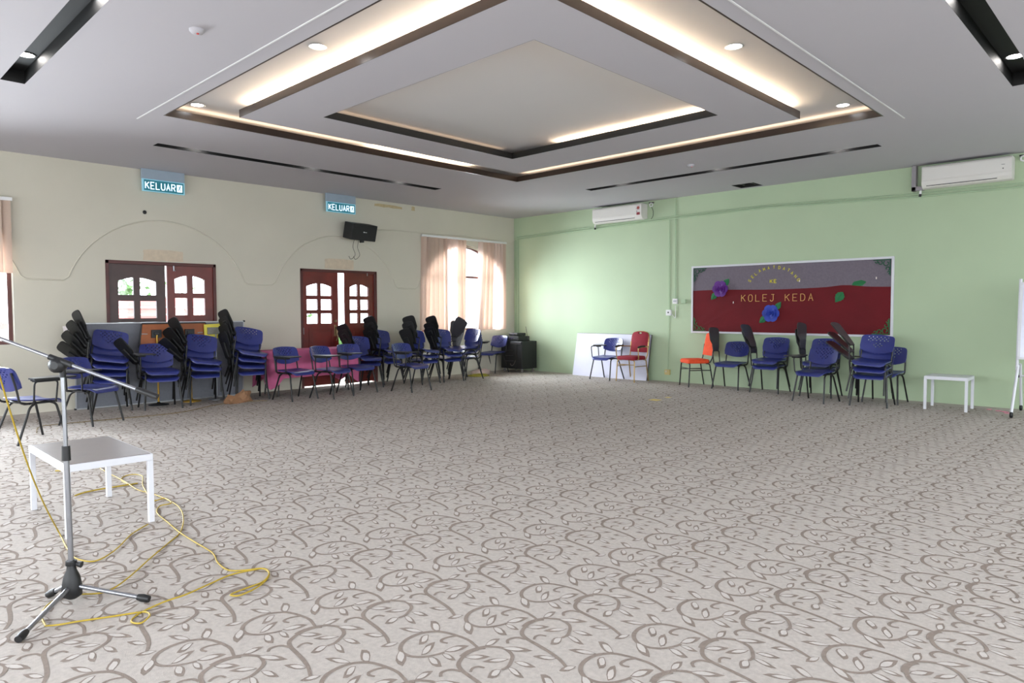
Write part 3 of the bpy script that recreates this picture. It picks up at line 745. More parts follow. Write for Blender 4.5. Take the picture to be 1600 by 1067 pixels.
M_BROWNB = mat('orange_brown_board', (150, 78, 24), .5, var=.15, scale=6)
M_YPOLE = mat('brass_yellow_pole', (178, 140, 60), .35, .6, var=.06)
M_YELB = mat('yellow_card', (226, 212, 84), .6, var=.03)
def lectern(name, label, loc, rz, lean):
    t = thing(name, label, 'lectern', loc, rz, 'folded lectern stands')
    ca = math.radians(lean)
    mb = MB(); lp = [(-.23, .86), (.21, .86), (.25, 1.21), (-.19, 1.21)]
    mb.plate([lp], lambda u, v, s: (u, (-.012 if s == 0 else .012), v)); mb.build('tilting_top', M_BROWNB, t)
    ed = MB(); P = [(-.23, .86), (.21, .86), (.25, 1.21), (-.19, 1.21)]
    for i in range(4):
        a, b = P[i], P[(i+1) % 4]; ed.tube([(a[0], 0, a[1]), (b[0], 0, b[1])], .014, 6)
    ed.build('dark_edge', M_BLACKPL, t)
    mb = MB(); mb.box((-.07, -.04, 1.0), (.07, -.012, 1.12), .006); mb.box((-.04, -.06, 1.04), (.04, -.03, 1.09), .01); mb.build('bracket', M_BLACKPL, t)
    for s in (-1, 1): MB().tube([(s*.12, -.018, 1.06), (s*.2, -.018, 1.062)], .006, 6).build('clip', M_ALU, t)
    MB().tube([(0, -.045, .02), (0, -.045, 1.07)], .014, 10).build('pole', M_YPOLE, t)
    MB().lathe([(.14, 0), (.14, .012), (.03, .03), (.016, .05)], 20, (0, -.045, 0)).build('base', M_BLACKPL if 'left' in label else M_YPOLE, t)
    return t
lectern('lectern_stand', 'orange-brown lectern board on a brass pole, left one of the pair', (.36, -8.06, 0), PI/2-.05, 0)
lectern('lectern_stand', 'orange-brown lectern board on a brass pole, right one of the pair', (.30, -7.56, 0), PI/2-.05, 0)
t = thing('sign_stand', 'yellow card with grey metal plate on a thin chrome pole', 'sign stand', (.36, -7.18, 0), PI/2)
mb = MB(); mb.plate([[(-.17, .99), (-.02, .96), (.15, .99), (.165, 1.20), (-.175, 1.185)]], lambda u, v, s: (u, -.006+.012*s, v)); mb.build('card', M_YELB, t)
mb = MB(); mb.box((-.13, -.03, 1.03), (.13, -.006, 1.14), .006); mb.build('plate', mat('worn_zinc', (128, 126, 118), .5, .5, var=.2, scale=14), t)
MB().lathe([(.014, 0), (.012, .006)], 10, (.09, -.03, 1.085), M=Matrix.Rotation(PI/2, 4, 'X')).build('screw', M_BLACKPL, t)
MB().tube([(0, -.02, .02), (0, -.02, 1.03)], .011, 10).tube([(0, -.02, .78), (0, -.02, .82)], .016, 10).build('pole', M_CHROME, t)
MB().lathe([(.13, 0), (.13, .012), (.03, .025), (.012, .05)], 20, (0, -.02, 0)).build('base', M_CHROME, t)

M_PINK = mat('pink_cloth', (200, 100, 142), .85, var=.05, scale=6, bump=.15, bscale=200)
t = thing('folding_table', 'long folding table under the pink cloth', 'table', (.56, -5.7, 0))
MB().box((-.27, -.80, .71), (.27, .80, .735), .008).build('table_top', M_BLACKPL, t)
for sy in (-1, 1):
    for sx in (-1, 1): MB().tube(bend([(sx*.22, sy*.62, .71), (sx*.22, sy*.64, .3), (sx*.23, sy*.66, 0)], .05), .014, 8).build('leg', M_FRAME, t)
    MB().tube([(-.22, sy*.645, .28), (.22, sy*.645, .28)], .01, 6).build('cross_bar', M_FRAME, t)
mb = MB(); lp = rrect(-.285, -.815, .285, .815, .03, 3); prof = []
def hemz(i, x, y):
    c = max(0, (abs(y)-.6)/.21)*max(0, (abs(x)-.1)/.18)
    return .30-.18*c
n0 = []
for i in range(len(lp)):
    a, b = Vector(lp[i]), Vector(lp[(i+1) % len(lp)]); k = max(1, int((b-a).length/.035)); n0 += [a.lerp(b, q/k) for q in range(k)]
n = len(n0)
for r, (o, f) in enumerate(((0, 0), (.006, .03), (.012, .3), (.02, .65), (.026, 1.))):
    for i, p in enumerate(n0):
        d = Vector((p.x/.285 if abs(p.x) > .25 else 0, p.y/.815 if abs(p.y) > .78 else 0)); d = d.normalized() if d.length > 0 else d
        wv = .016*math.sin(i*.9)*f+.010*math.sin(i*.37+1)*f; z = .742+(hemz(i, p.x, p.y)-.742)*f
        mb.v.append((p.x+d.x*(o+wv+.012*f), p.y+d.y*(o+wv+.012*f), z))
for r in range(4):
    for i in range(n): mb.f.append(((r+1)*n+i, (r+1)*n+(i+1) % n, r*n+(i+1) % n, r*n+i)); mb.m.append(0); mb.s.append(True)
mb.add([mb.v[i] for i in range(n)], [tuple(range(n))])
o = mb.build('tablecloth', M_PINK, None, (.56, -5.7, 0)); tag(o, 'pink cloth draped over the long table before the ajar door', 'tablecloth')
t = thing('crumpled_paper', 'crumpled brown packing paper on the carpet by the grey board', 'paper', (1.0, -7.12, 0), .4)
bm = bmesh.new(); bmesh.ops.create_icosphere(bm, subdivisions=3, radius=1); rr = random.Random(11)
for v in bm.verts:
    k = .75+.5*rr.random(); v.co = Vector((v.co.x*.11*k, v.co.y*.25*k, max(0, (v.co.z*.13+.03)*k+.08*max(0, v.co.z)*math.sin(v.co.y*3-1))))
bm.verts.index_update(); mb = MB().add([v.co.copy() for v in bm.verts], [[v.index for v in f.verts] for f in bm.faces]); bm.free()
mb.build('sheet', mat('brown_paper', (150, 112, 82), .8, var=.15, scale=9), t)

# ------------------------------------------------------------------ white panel, notice board on the green wall
t = thing('white_panel', 'large white paper-faced panel leaning on the green wall behind two chairs', 'board', (1.93, -.205, 0))
t.rotation_euler = (math.radians(-10.9), 0, 0)
M_WPAN = mat('white_paper_panel', (206, 206, 222), .55, var=.03, scale=3, bump=.25, bscale=6)
MB().box((0, 0, 0), (1.86, .018, .91)).build('panel', M_WPAN, t)
MB().box((1.86, -.001, 0), (1.872, .02, .915)).box((0, -.001, .91), (1.86, .02, .917)).build('dark_edge', mat('dark_board_edge', (84, 84, 82), .7), t)
BX, BZ, BW, BH = 4.66, .955, 3.46, 1.25
t = thing('notice_board', 'long notice board with grey top and red cloth on the green wall', 'notice board', (BX, -.003, BZ))
MB().box((.02, -.012, .02), (BW-.02, 0, BH-.02)).build('grey_felt', mat('mauve_grey_felt', (112, 104, 114), .95, var=.08, scale=40, bump=.2, bscale=200), t)
mb = MB(); top = []
for k in range(29):
    x = .03+k/28*(BW-.06); top.append((x, .79+.008*math.sin(x*3)+.03*math.exp(-((x-2.75)/.22)**2)))
lp = [(.03, .03), (BW-.03, .03)]+top[::-1]
mb.plate([lp], lambda u, v, s: (u, -.019+.006*s-.003*math.sin(u*9)*(1-s), v)); mb.build('red_cloth', mat('red_cloth', (98, 9, 20), .9, var=.1, scale=2.5, bump=.2, bscale=30), t)
frame_bars(t, BW, BH, .035, .03, M_WHITEMETAL, lambda x, y, z: (x, -y, z))
M_GOLDL = mat('tan_gold_letter', (206, 160, 92), .6); M_YELL = mat('yellow_letter', (206, 196, 52), .6)
for k, ch in enumerate('KOLEJ KEDA'):
    if ch == ' ': continue
    x = 5.69+k*.131; stroke_letter(ch, .115, .072, .009, .006, lambda u, v, d: (x-BX+u, -.020-d, 1.595-BZ+v)).build('letter', M_GOLDL, t)
AL = [(5.8, 1.90), (5.85, 1.97), (5.91, 2.02), (5.98, 2.07), (6.06, 2.09), (6.14, 2.11), (6.235, 2.12), (6.33, 2.11), (6.41, 2.09), (6.49, 2.06), (6.55, 2.01), (6.61, 1.95), (6.66, 1.89)]
seq = 'SELAMATDATANG'
for k, ch in enumerate(seq):
    x, z = AL[k]; a = -(k-6)/6*math.radians(58)*-1
    an = math.radians(52)*(6-k)/6
    stroke_letter(ch, .048, .030, .008, .005, lambda u, v, d: (x-BX+u*math.cos(an)-v*math.sin(an), -.013-d, z-BZ+u*math.sin(an)+v*math.cos(an))).build('letter', M_YELL, t)
for k, ch in enumerate('KE'):
    x = 6.19+k*.07; stroke_letter(ch, .055, .04, .012, .005, lambda u, v, d: (x-BX+u, -.013-d, 1.88-BZ+v)).build('letter', M_YELL, t)
M_GREEN = mat('green_foam', (22, 106, 58), .7, var=.06, scale=20); M_GREEND = mat('dark_green_foam', (18, 82, 56), .7, var=.06, scale=20)
M_PURPLE = mat('purple_paper', (92, 32, 128), .6, var=.12, scale=12); M_BLUEP = mat('blue_paper', (44, 66, 168), .6, var=.12, scale=12)
def paper_leaf(x, z, ang, ln, wd, label, depth=-.02):
    pts = []
    for k in range(13):
        u = k/12; pts.append((u*ln, wd*.5*math.sin(PI*u**.8)*(1+.12*math.sin(u*30))))
    pts += [(p[0], -p[1]) for p in pts[::-1][1:-1]]
    ca, sa = math.cos(ang), math.sin(ang)
    mb = MB(); mb.plate([pts[::-1]], lambda u, v, s: (u*ca-v*sa, (-.014+.02*abs(v)/wd if s else -.018+.02*abs(v)/wd)*1, u*sa+v*ca), [(ln*.2*k, 0) for k in range(1, 5)])
    mb.tube([(0.0, -.018, 0), (ln*.9*ca, -.019, ln*.9*sa)], .0025, 5)
    o = mb.build('paper_leaf', M_GREEN, None, (x, depth, z)); tag(o, label, 'paper leaf', 'green leaves on the notice board'); return o
def rose(x, z, r, m, label):
    t = thing('paper_rose', label, 'paper flower', (x, -.03, z)); t['group'] = 'paper roses on the notice board'
    for ringn, (n, rad, lift, tilt) in enumerate(((6, r*.60, .0, .25), (5, r*.42, .025, .6), (4, r*.26, .045, 1.0), (3, r*.12, .06, 1.25))):
        for k in range(n):
            a = 2*PI*k/n+ringn*.5
            sz = r*(.66, .50, .36, .2)[ringn]; pts = [(sz*.95*math.cos(q*PI/6)*(.8+.2*math.sin(q*PI/6)), sz*.85*math.sin(q*PI/6)) for q in range(12)]
            ct, st = math.cos(tilt), math.sin(tilt)
            def fn(u, v, s):
                cup = -(u*u+v*v)/sz*.35-.006*s; rr_ = rad+v*ct+cup*st*-1*0; out_ = -lift-.006-max(0, v+sz*.6)*st*.55+cup*.5*-1*(.6)
                return ((rad+v*ct)*math.cos(a)-u*math.sin(a), out_-.004*(1-s), (rad+v*ct)*math.sin(a)+u*math.cos(a))
            MB().plate([pts], fn, [(0, 0), (0, sz*.4), (sz*.4, 0), (-sz*.4, 0), (0, -sz*.4)], smooth=True).build('petal', m, t)
rose(5.25, 1.77, .135, M_PURPLE, 'purple paper rose at the left of the notice board')
rose(6.2, 1.325, .135, M_BLUEP, 'blue paper rose at the lower middle of the notice board')
paper_leaf(5.31, 1.83, math.radians(48), .16, .11, 'green paper leaf above the purple rose')
paper_leaf(5.17, 1.70, math.radians(-128), .16, .11, 'green paper leaf below the purple rose')
paper_leaf(6.27, 1.39, math.radians(52), .17, .10, 'green paper leaf above the blue rose')
paper_leaf(6.11, 1.27, math.radians(-136), .16, .11, 'green paper leaf below the blue rose')
paper_leaf(7.51, 1.78, math.radians(12), .22, .13, 'large green paper leaf on the grey felt at right', -.004)
paper_leaf(7.38, 1.67, math.radians(-125), .20, .14, 'green paper leaf on the red cloth at right')
def corner(x, z, sx, sz, label, m):
    mb = MB(); 
    def P(a, b): return (sx*a, -.004, sz*b)
    mb.tube([P(.0, .005), P(.25, .005)], .007, 6); mb.tube([P(.005, .0), P(.005, .25)], .007, 6)
    for (cx_, cz_, r_, a0, a1) in ((.06, .06, .045, -60, 250), (.14, .045, .032, -30, 270), (.045, .14, .032, 110, 400), (.20, .03, .022, 0, 270), (.03, .20, .022, 90, 360)):
        mb.tube([P(cx_+r_*(1-.45*k/14)*math.cos(math.radians(a0+(a1-a0)*k/14)), cz_+r_*(1-.45*k/14)*math.sin(math.radians(a0+(a1-a0)*k/14))) for k in range(15)], .007, 6)
    o = mb.build('corner_ornament', m, None, (x, -.018, z)); tag(o, label, 'ornament', 'green scroll corners of the notice board')
corner(4.71, 2.16, 1, -1, 'green scroll ornament at the top left corner of the notice board', M_GREEND)
corner(8.07, 2.16, -1, -1, 'green scroll ornament at the top right corner of the notice board', M_GREEND)
corner(4.71, 1.0, 1, 1, 'green scroll ornament at the bottom left corner of the notice board', M_GREEN)
corner(8.07, 1.0, -1, 1, 'green scroll ornament at the bottom right corner of the notice board', M_GREEN)
M_WHITEBIT = mat('white_paper_bit', (222, 214, 210), .8)
for k, (x, z) in enumerate(((5.5, 1.52), (6.68, 1.87), (7.87, 1.88))):
    mb = MB().box((-.008, -.008, -.018), (.008, 0, .018), .003); o = mb.build('torn_scrap', M_WHITEBIT, None, (x, -.02, z))
    tag(o, ['tiny white scrap on the red cloth right of the purple rose', 'tiny white scrap under the end of the yellow arched lettering', 'tiny white scrap on grey felt near the right frame'][k], 'paper scrap')

# ------------------------------------------------------------------ air conditioners
M_ACW = mat('ac_white', (216, 213, 208), .45, var=.015, scale=3); M_ACD = mat('ac_grille', (34, 34, 36), .6)
def aircon(x0, x1, zb, zt, label, sticker):
    t = thing('air_conditioner', label, 'air conditioner', (x0, 0, zb)); w = x1-x0; h = zt-zb
    prof = [(0, .03), (-.10, 0), (-.17, .015), (-.205, .06), (-.215, .10), (-.21, h-.02), (-.195, h), (0, h)]
    mb = MB(); n = len(prof); mb.v = [(0, y, z) for y, z in prof]+[(w, y, z) for y, z in prof]
    for i in range(n): mb.f.append((i, (i+1) % n, n+(i+1) % n, n+i))
    mb.f += [tuple(range(n))[::-1], tuple(range(n, 2*n))]; mb.m = [0]*len(mb.f); mb.s = [False]*len(mb.f)
    mb.build('body', M_ACW, t)
    MB().box((.05, -.18, h-.001), (w-.03, -.03, h+.006)).build('top_grille', M_ACD, t)
    MB().box((.02, -.222, .115), (w-.0, -.209, h-.03), .004).build('front_panel', M_ACW, t)
    f = MB(); f.add([(.06, -.2145, .098), (w-.17, -.2145, .098), (w-.17, -.196, .046), (.06, -.196, .046), (.06, -.218, .1), (w-.17, -.218, .1), (w-.17, -.2, .044), (.06, -.2, .044)],
                    [(4, 5, 6, 7), (0, 4, 7, 3), (1, 2, 6, 5), (0, 1, 5, 4), (3, 7, 6, 2)]); f.build('louvre', M_ACW, t)
    MB().box((.06, -.203, .034), (w-.17, -.19, .041)).build('outlet_gap', M_ACD, t)
    d = MB(); d.lathe([(.008, 0), (.006, .006)], 10, (w-.1, -.222, .16), M=Matrix.Rotation(PI/2, 4, 'X')); d.build('sensor', M_ACD, t)
    MB().box((w-.12, -.224, .21), (w-.08, -.221, .217)).build('badge', mat('grey_badge', (120, 120, 122), .5), t)
    if sticker:
        s = MB(); s.box((w-.105, -.224, h-.13), (w-.03, -.2215, h-.04)); s.build('energy_label', mat('label_white', (205, 190, 192), .6), t)
        MB().lathe([(.03, 0), (.03, .002)], 14, (w-.067, -.224, h-.085), M=Matrix.Rotation(PI/2, 4, 'X')).build('label_star', mat('label_red', (150, 70, 60), .6), t)
        MB().box((w-.105, -.224, .09), (w-.03, -.2215, .14)).build('red_label', mat('label_dark_red', (140, 52, 60), .6), t)
    p = MB(); p.tube(bend([(-.02, -.05, .05), (-.05, -.05, .0), (-.05, -.05, -.05)], .02), .016, 8); p.build('drain_pipe', M_WHITEPL, t)
    MB().tube([(-.05, -.05, -.05), (-.055, -.05, -.09)], .018, 8).build('pipe_end', M_ACD, t)
    return t
aircon(2.46, 3.66, 3.165, 3.475, 'white wall air conditioner nearer the corner, with red stickers', True)
t2 = aircon(8.51, 9.6, 3.155, 3.475, 'white wall air conditioner at the top right, with grey pipe trunking', False)
MB().box((-.16, -.1, .0), (-.1, 0, .37), .005).box((-.16, -.1, -.0), (.0, -.02, .06), .005).build('pipe_trunking', mat('grey_trunking', (150, 146, 150), .6), t2)
for x, lb in ((3.76, 'white pipe hook with dangling wire right of the corner air conditioner'), (9.70, 'small white wall hook at the right edge of the photo')):
    t = thing('pipe_hook', lb, 'wall fitting', (x, -.002, 3.45))
    MB().tube([(.035*math.cos(a*PI/8), -.02, .035*math.sin(a*PI/8)) for a in range(16)], .012, 6, closed=True).build('loop', M_WHITEPL, t)
    MB().box((-.05, -.03, .03), (.06, 0, .05), .004).build('bracket', M_ACD, t)
    if x < 5: MB().tube(smooth_path([(0, -.02, -.03), (.05, -.03, -.12), (.05, -.03, -.22), (0, -.02, -.28)]), .005, 5).build('wire', M_BLACKPL, t)

# ------------------------------------------------------------------ conduits, boxes and sockets
def conduit(pts, r, label, m=M_CONDUIT, nm='conduit'):
    return tag(MB().tube(bend(pts, .04, 3), r, 8).build(nm, m), label, 'conduit', 'painted conduits and wires on the walls')
rr = .011
conduit([(.10, -rr-.002, 3.10), (4.3, -rr-.002, 3.18), (6.1, -rr-.002, 3.19), (8.46, -rr-.002, 3.12), (10.6, -rr-.002, 3.11)], rr, 'upper green painted conduit running along the right wall')
conduit([(.15, -rr-.006, 3.05), (4.3, -rr-.006, 3.14), (6.1, -rr-.006, 3.155), (8.46, -rr-.006, 3.075), (10.6, -rr-.006, 3.06)], .014, 'lower green painted conduit running along the right wall')
conduit([(4.30, -.014, ZC-.01), (4.30, -.014, 3.3), (4.31, -.014, 1.60)], .009, 'upright conduit from the ceiling to the wall switch')
conduit([(4.17, -.012, 3.12), (4.17, -.012, 1.40)], .007, 'upright conduit down to the box with a cut cable')
conduit([(4.17, -.01, 1.28), (4.155, -.01, .24)], .005, 'thin wire down to the wall socket', M_CONDUIT)
conduit([(.06, -.012, .05), (.06, -.012, 3.02)], .009, 'upright conduit in the room corner, left one')
conduit([(.15, -.013, .05), (.15, -.012, 3.04)], .009, 'upright conduit in the room corner, right one')
conduit([(.012, -3.85, 2.97), (.012, -2.9, 2.985), (.012, -1.5, 3.0), (.014, -.5, 2.98), (.014, -.10, 2.93), (.05, -.03, 3.03)], .007, 'sagging cable on the left wall above the arched window', M_WALL_L, 'cable')
def wallbox(x, z, w, h, label, name, m, cat='wall box'):
    t = thing(name, label, cat, (x, -.001, z)); MB().box((-w/2, -.045, -h/2), (w/2, 0, h/2), .006).build('housing', m, t); return t
t = wallbox(4.315, 1.555, .10, .10, 'white wall switch box left of the notice board', 'switch_box', M_WHITEPL)
MB().box((-.03, -.052, -.015), (.03, -.044, .02), .003).build('rocker', M_ALU, t)
t = wallbox(4.175, 1.335, .11, .11, 'white wall box with a hole and dangling cable', 'switch_box', M_WHITEPL)
MB().lathe([(.016, 0), (.016, .003)], 10, (0, -.045, .005), M=Matrix.Rotation(PI/2, 4, 'X')).build('hole', M_ACD, t)
MB().tube(smooth_path([(.05, -.03, .0), (.09, -.03, -.05), (.13, -.02, -.10), (.14, -.015, -.06), (.14, -.015, .14)]), .006, 6).build('cable', M_WHITEPL, t)
t = wallbox(4.155, .18, .11, .10, 'yellowed wall socket low on the green wall', 'wall_socket', mat('yellowed_plastic', (204, 188, 130), .5))
MB().box((-.03, -.05, .0), (-.01, -.044, .03), .002).build('socket_switch', M_ALU, t)
t = wallbox(4.495, 1.55, .10, .075, 'flat green painted blank plate left of the notice board', 'blank_plate', M_CONDUIT)

# ------------------------------------------------------------------ exit signs, loudspeaker on the left wall
M_SIGNG = mat('sign_green', (18, 92, 104), .4, em=.35, emc=(.02, .22, .28)); M_SIGNW = mat('sign_lit_white', (220, 235, 255), .4, em=1.1, emc=(.72, .86, 1)); M_HOUS = mat('sign_housing', (150, 164, 178), .5, var=.03)
M_ACRY = mat('sign_acrylic', (140, 196, 214), .3, em=.22, emc=(.3, .6, .75))
def exit_sign(y, label, w=.62):
    t = thing('exit_sign', label, 'exit sign', (.10, y, ZC), 0, 'lit exit signs on the left wall')
    MB().box((-.03, -w/2, -.15), (.02, w/2, -.002), .004).build('housing', M_HOUS, t)
    MB().box((-.012, -w/2+.005, -.335), (.012, w/2, -.15), .003).build('panel', M_ACRY, t)
    MB().box((.012, -w/2+.03, -.322), (.016, w/2-.02, -.165)).build('green_face', M_SIGNG, t)
    for k, ch in enumerate('KELUAR'):
        yy = -w/2+.075+k*.075; stroke_letter(ch, .098, .05, .013, .003, lambda u, v, d: (.0165+d, yy+u, -.245+v)).build('letter', M_SIGNW, t)
    MB().box((.016, w/2-.118, -.300), (.019, w/2-.04, -.19)).build('pictogram_field', M_SIGNW, t)
    g = MB(); f = lambda u, v: (.0205, w/2-.079+u, -.245+v)
    for P_, r_ in (([(.008, .026), (-.004, -.004)], .007), ([(-.004, -.004), (.014, -.018), (.012, -.042)], .005), ([(-.004, -.004), (-.014, -.026), (-.03, -.034)], .005), ([(.008, .022), (.022, .008), (.03, .012)], .004), ([(.008, .022), (-.012, .022), (-.02, .008)], .004)):
        g.tube([f(*p) for p in P_], r_, 6)
    g.lathe([(.008, -.002), (.008, .002)], 10, f(.014, .039), M=Matrix.Rotation(PI/2, 4, 'Y')); g.build('running_figure', M_SIGNG, t)
exit_sign(-7.81, 'lit KELUAR exit sign at left, above the closed double door')
exit_sign(-4.71, 'lit KELUAR exit sign above the ajar door and loudspeaker')
t = thing('loudspeaker', 'black loudspeaker mounted high on the left wall between exit sign and window', 'loudspeaker', (.26, -4.38, 2.86))
t.rotation_euler = (0, 0, 0)
Msp = Matrix.Rotation(math.radians(8), 4, 'Z') @ Matrix.Rotation(math.radians(14), 4, 'Y') @ Matrix.Rotation(math.radians(0), 4, 'X')
mb = MB(); mb.box((-.14, -.30, -.15), (.09, .30, .15), .008, M=Msp); mb.build('cabinet', M_BLACKPL, t)
mb = MB(); mb.box((.088, -.29, -.14), (.10, .29, .14), .006, M=Msp); mb.build('grille', mat('black_grille', (22, 22, 24), .7, var=.1, scale=60, bump=.4, bscale=500), t)
mb = MB(); mb.box((.10, -.035, .0), (.104, -.012, .02), .002, M=Msp); mb.box((.10, -.010, .003), (.103, .05, .012), .001, M=Msp); mb.build('badge', M_WHITEPL, t)
MB().tube([(-.26, 0, -.02), (-.12, 0, -.02)], .02, 8).box((-.262, -.05, -.08), (-.25, .05, .06), .003).build('wall_bracket', M_FRAME, t)
MB().box((-.02, -.03, -.20), (.05, .03, -.14), .006).build('swivel', M_BLACKPL, t)
for q in (-.10, .0): MB().tube(smooth_path([(-.08, q, -.14), (-.1, q-.02, -.28), (-.12, q+.04, -.42), (-.2, q+.0, -.5), (-.24, q-.02, -.44)]), .004, 5).build('wire', M_BLACKPL, t)
MB().lathe([(.015, 0), (.015, .02)], 8, (.02, .30, 0), M=Matrix.Rotation(-PI/2, 4, 'X')).build('knob', M_BLACKPL, t)
t = tag(MB().lathe([(.028, 0), (.03, .006), (.01, .012)], 10, (0.001, -8.055, 2.89), M=Matrix.Rotation(PI/2, 4, 'Y')).build('rubber_plug', M_BLACKPL), 'small black plug in the left wall under the left exit sign', 'wall plug')

# ------------------------------------------------------------------ vertical blinds
M_BLIND = translucent('tan_blind_fabric', (216, 194, 178), .26, .06)
M_BLINDP = translucent('pale_blind_fabric', (240, 222, 212), .35, .3)
def blinds(label, y0, y1, slats, zt=2.92):
    t = thing('vertical_blind', label, 'window blind', (.06, y0, zt), 0, 'fabric vertical blinds')
    MB().box((-.02, 0, -.01), (.025, y1-y0, .035), .004).build('headrail', M_WHITEPL, t)
    for (y, w, ang, lean, m, zb) in slats:
        a = math.radians(ang); mb = MB(); L_ = zt-.02-zb; V = []; N = 8; K = 4
        for side in (0, 1):
            for i in range(N+1):
                for j in range(K+1):
                    u = (j/K-.5)*w; v = i/N; b = .012*(1-(2*j/K-1)**2)+(.0012 if side else 0)
                    tw = a*(1+.25*v*lean*8); V.append((math.sin(tw)*u+math.cos(tw)*b, y-y0+math.cos(tw)*u-math.sin(tw)*b+lean*v, -.01-v*L_))
        s = (N+1)*(K+1); F = []
        for i in range(N):
            for j in range(K):
                p = i*(K+1)+j; F.append((p, p+1, p+K+2, p+K+1)); F.append((s+p, s+p+K+1, s+p+K+2, s+p+1))
        mb.add(V, F, 0, True)
        o = mb.build('slat', [M_BLIND, M_BLINDP][m], t)
        o['label'] = 'tan fabric slat' if m == 0 else 'pale fabric slat'
SL = [(-2.73, .127, 62, -.05, 0, .98), (-2.64, .127, 50, -.03, 0, .92), (-2.53, .127, 8, 0, 0, .95), (-2.405, .127, 6, .0, 0, .93), (-2.28, .127, 14, .0, 0, .95), (-2.17, .127, 74, .0, 0, .96),
      (-2.06, .127, 60, -.03, 1, .95), (-1.97, .127, 58, -.06, 1, .93), (-1.87, .127, 66, -.1, 1, .95), (-1.76, .127, 40, .02, 0, .92), (-1.64, .127, 58, -.04, 0, .95),
      (-1.13, .127, 72, -.03, 1, .93), (-1.01, .127, 22, -.12, 0, .95), (-.90, .127, 68, -.1, 0, .95), (-.80, .127, 62, -.06, 0, .95), (-.71, .127, 62, -.03, 1, .95), (-.61, .127, 60, 0, 1, .93), (-.51, .127, 62, 0, 1, .95), (-.42, .127, 52, 0, 0, .95)]
blinds('tan vertical blinds hanging over the arched window near the corner', -2.80, -.33, SL)
blinds('tan vertical blind at the left edge of the photo, partly in view', -12.1, -9.72, [(-9.80, .127, 20, 0, 0, 1.9), (-9.9, .127, 30, 0, 0, 1.9), (-12.0, .127, 30, 0, 0, 1.0), (-11.9, .127, 30, 0, 0, 1.0)], 2.88)

# ------------------------------------------------------------------ equipment case and amplifiers in the corner
M_CASE = mat('black_case_vinyl', (17, 18, 20), .55, var=.15, scale=20, bump=.2, bscale=150)
t = thing('equipment_case', 'black wheeled equipment case in the room corner', 'equipment case', (.2, -.64, 0))
MB().box((0, 0, .085), (.65, .49, .70), .012).build('case_body', M_CASE, t)
MB().box((.08, -.008, .14), (.50, .0, .62), .006).build('front_recess', M_BLACKPL, t)
for k in range(3): MB().tube([(.15+k*.0, -.012, .25+.12*k), (.40, -.012, .26+.12*k)], .006, 6).build('front_rail', M_TABTOP, t)
MB().tube(smooth_path([(.3, -.012, .2), (.35, -.02, .15), (.42, -.02, .19), (.46, -.012, .27)]), .006, 6).build('cable', M_GREYV, t)
MB().box((.30, -.014, .63), (.62, .0, .68), .004).build('corner_trim', M_TABTOP, t)
for x in (.06, .59):
    for y in (.06, .43):
        MB().lathe([(.03, -.014), (.036, -.008), (.036, .008), (.03, .014)], 14, (x, y, .036), M=Matrix.Rotation(PI/2, 4, 'Y')).build('caster', M_GREYV, t)
        MB().box((x-.022, y-.022, .06), (x+.022, y+.022, .086), .004).build('caster_fork', M_ALU, t)
def unit(name, label, loc, w, d, h, knobs):
    t = thing(name, label, 'amplifier', loc, 0); t['group'] = 'black audio units on the case'
    MB().box((0, 0, .008), (w, d, h), .005).build('housing', M_BLACKPL, t)
    f = MB().box((.01, -.006, .014), (w-.01, .0, h-.006), .003); f.build('faceplate', M_TABUND, t)
    for k in range(knobs): MB().lathe([(.012, 0), (.01, .014)], 10, (.06+k*(w-.12)/max(1, knobs-1), -.006, h*.5), M=Matrix.Rotation(PI/2, 4, 'X')).build('knob', M_TABTOP, t)
    MB().box((w*.35, -.008, h*.3), (w*.62, -.005, h*.75)).build('display', mat('grey_display', (84, 80, 98), .3), t)
    for x in (.03, w-.03):
        for y in (.03, d-.03): MB().lathe([(.012, 0), (.012, .009)], 8, (x, y, 0)).build('foot', M_BLACKPL, t)
unit('amplifier', 'wider lower black amplifier on the equipment case', (.25, -.58, .701), .44, .36, .105, 6)
unit('receiver', 'smaller black receiver on top of the amplifier', (.36, -.55, .8075), .27, .27, .07, 4)
t = thing('antenna', 'thin leaning black antenna rod on the equipment case', 'antenna', (.72, -.28, .701))
MB().lathe([(.03, 0), (.03, .015), (.01, .025)], 12).build('base', M_BLACKPL, t); MB().tube([(0, 0, .02), (-.035, -.02, .16), (-.06, -.03, .32)], .005, 6).build('rod', M_TABTOP, t)
# cloth bundle and cable coil under the window
bm = bmesh.new(); bmesh.ops.create_icosphere(bm, subdivisions=3, radius=1); rr2 = random.Random(5)
for v in bm.verts:
    k = .8+.4*rr2.random(); v.co = Vector((v.co.x*.11*k, v.co.y*.26*k, max(0, (v.co.z*.07+.03)*k)))
bm.verts.index_update(); mb = MB().add([v.co.copy() for v in bm.verts], [[v.index for v in f.verts] for f in bm.faces], 0, True); bm.free()
tag(mb.build('cloth_bundle', mat('pale_pink_cloth', (206, 182, 176), .9, var=.08, scale=8), None, (.32, -1.38, 0)), 'pale pinkish cloth heaped on the carpet under the window', 'cloth')
t = MB()
for k in range(5): t.tube([(.20*(1-.08*k)*math.cos(a*PI/12)+.02*math.sin(k*5), .24*(1-.06*k)*math.sin(a*PI/12)+.02*math.cos(k*3), .009+.006*k) for a in range(24)], .008, 6, closed=True)
tag(t.build('cable_coil', mat('olive_yellow_cable', (150, 140, 44), .55), None, (.62, -1.75, 0)), 'coil of dull yellow cable on the carpet under the window', 'cable')

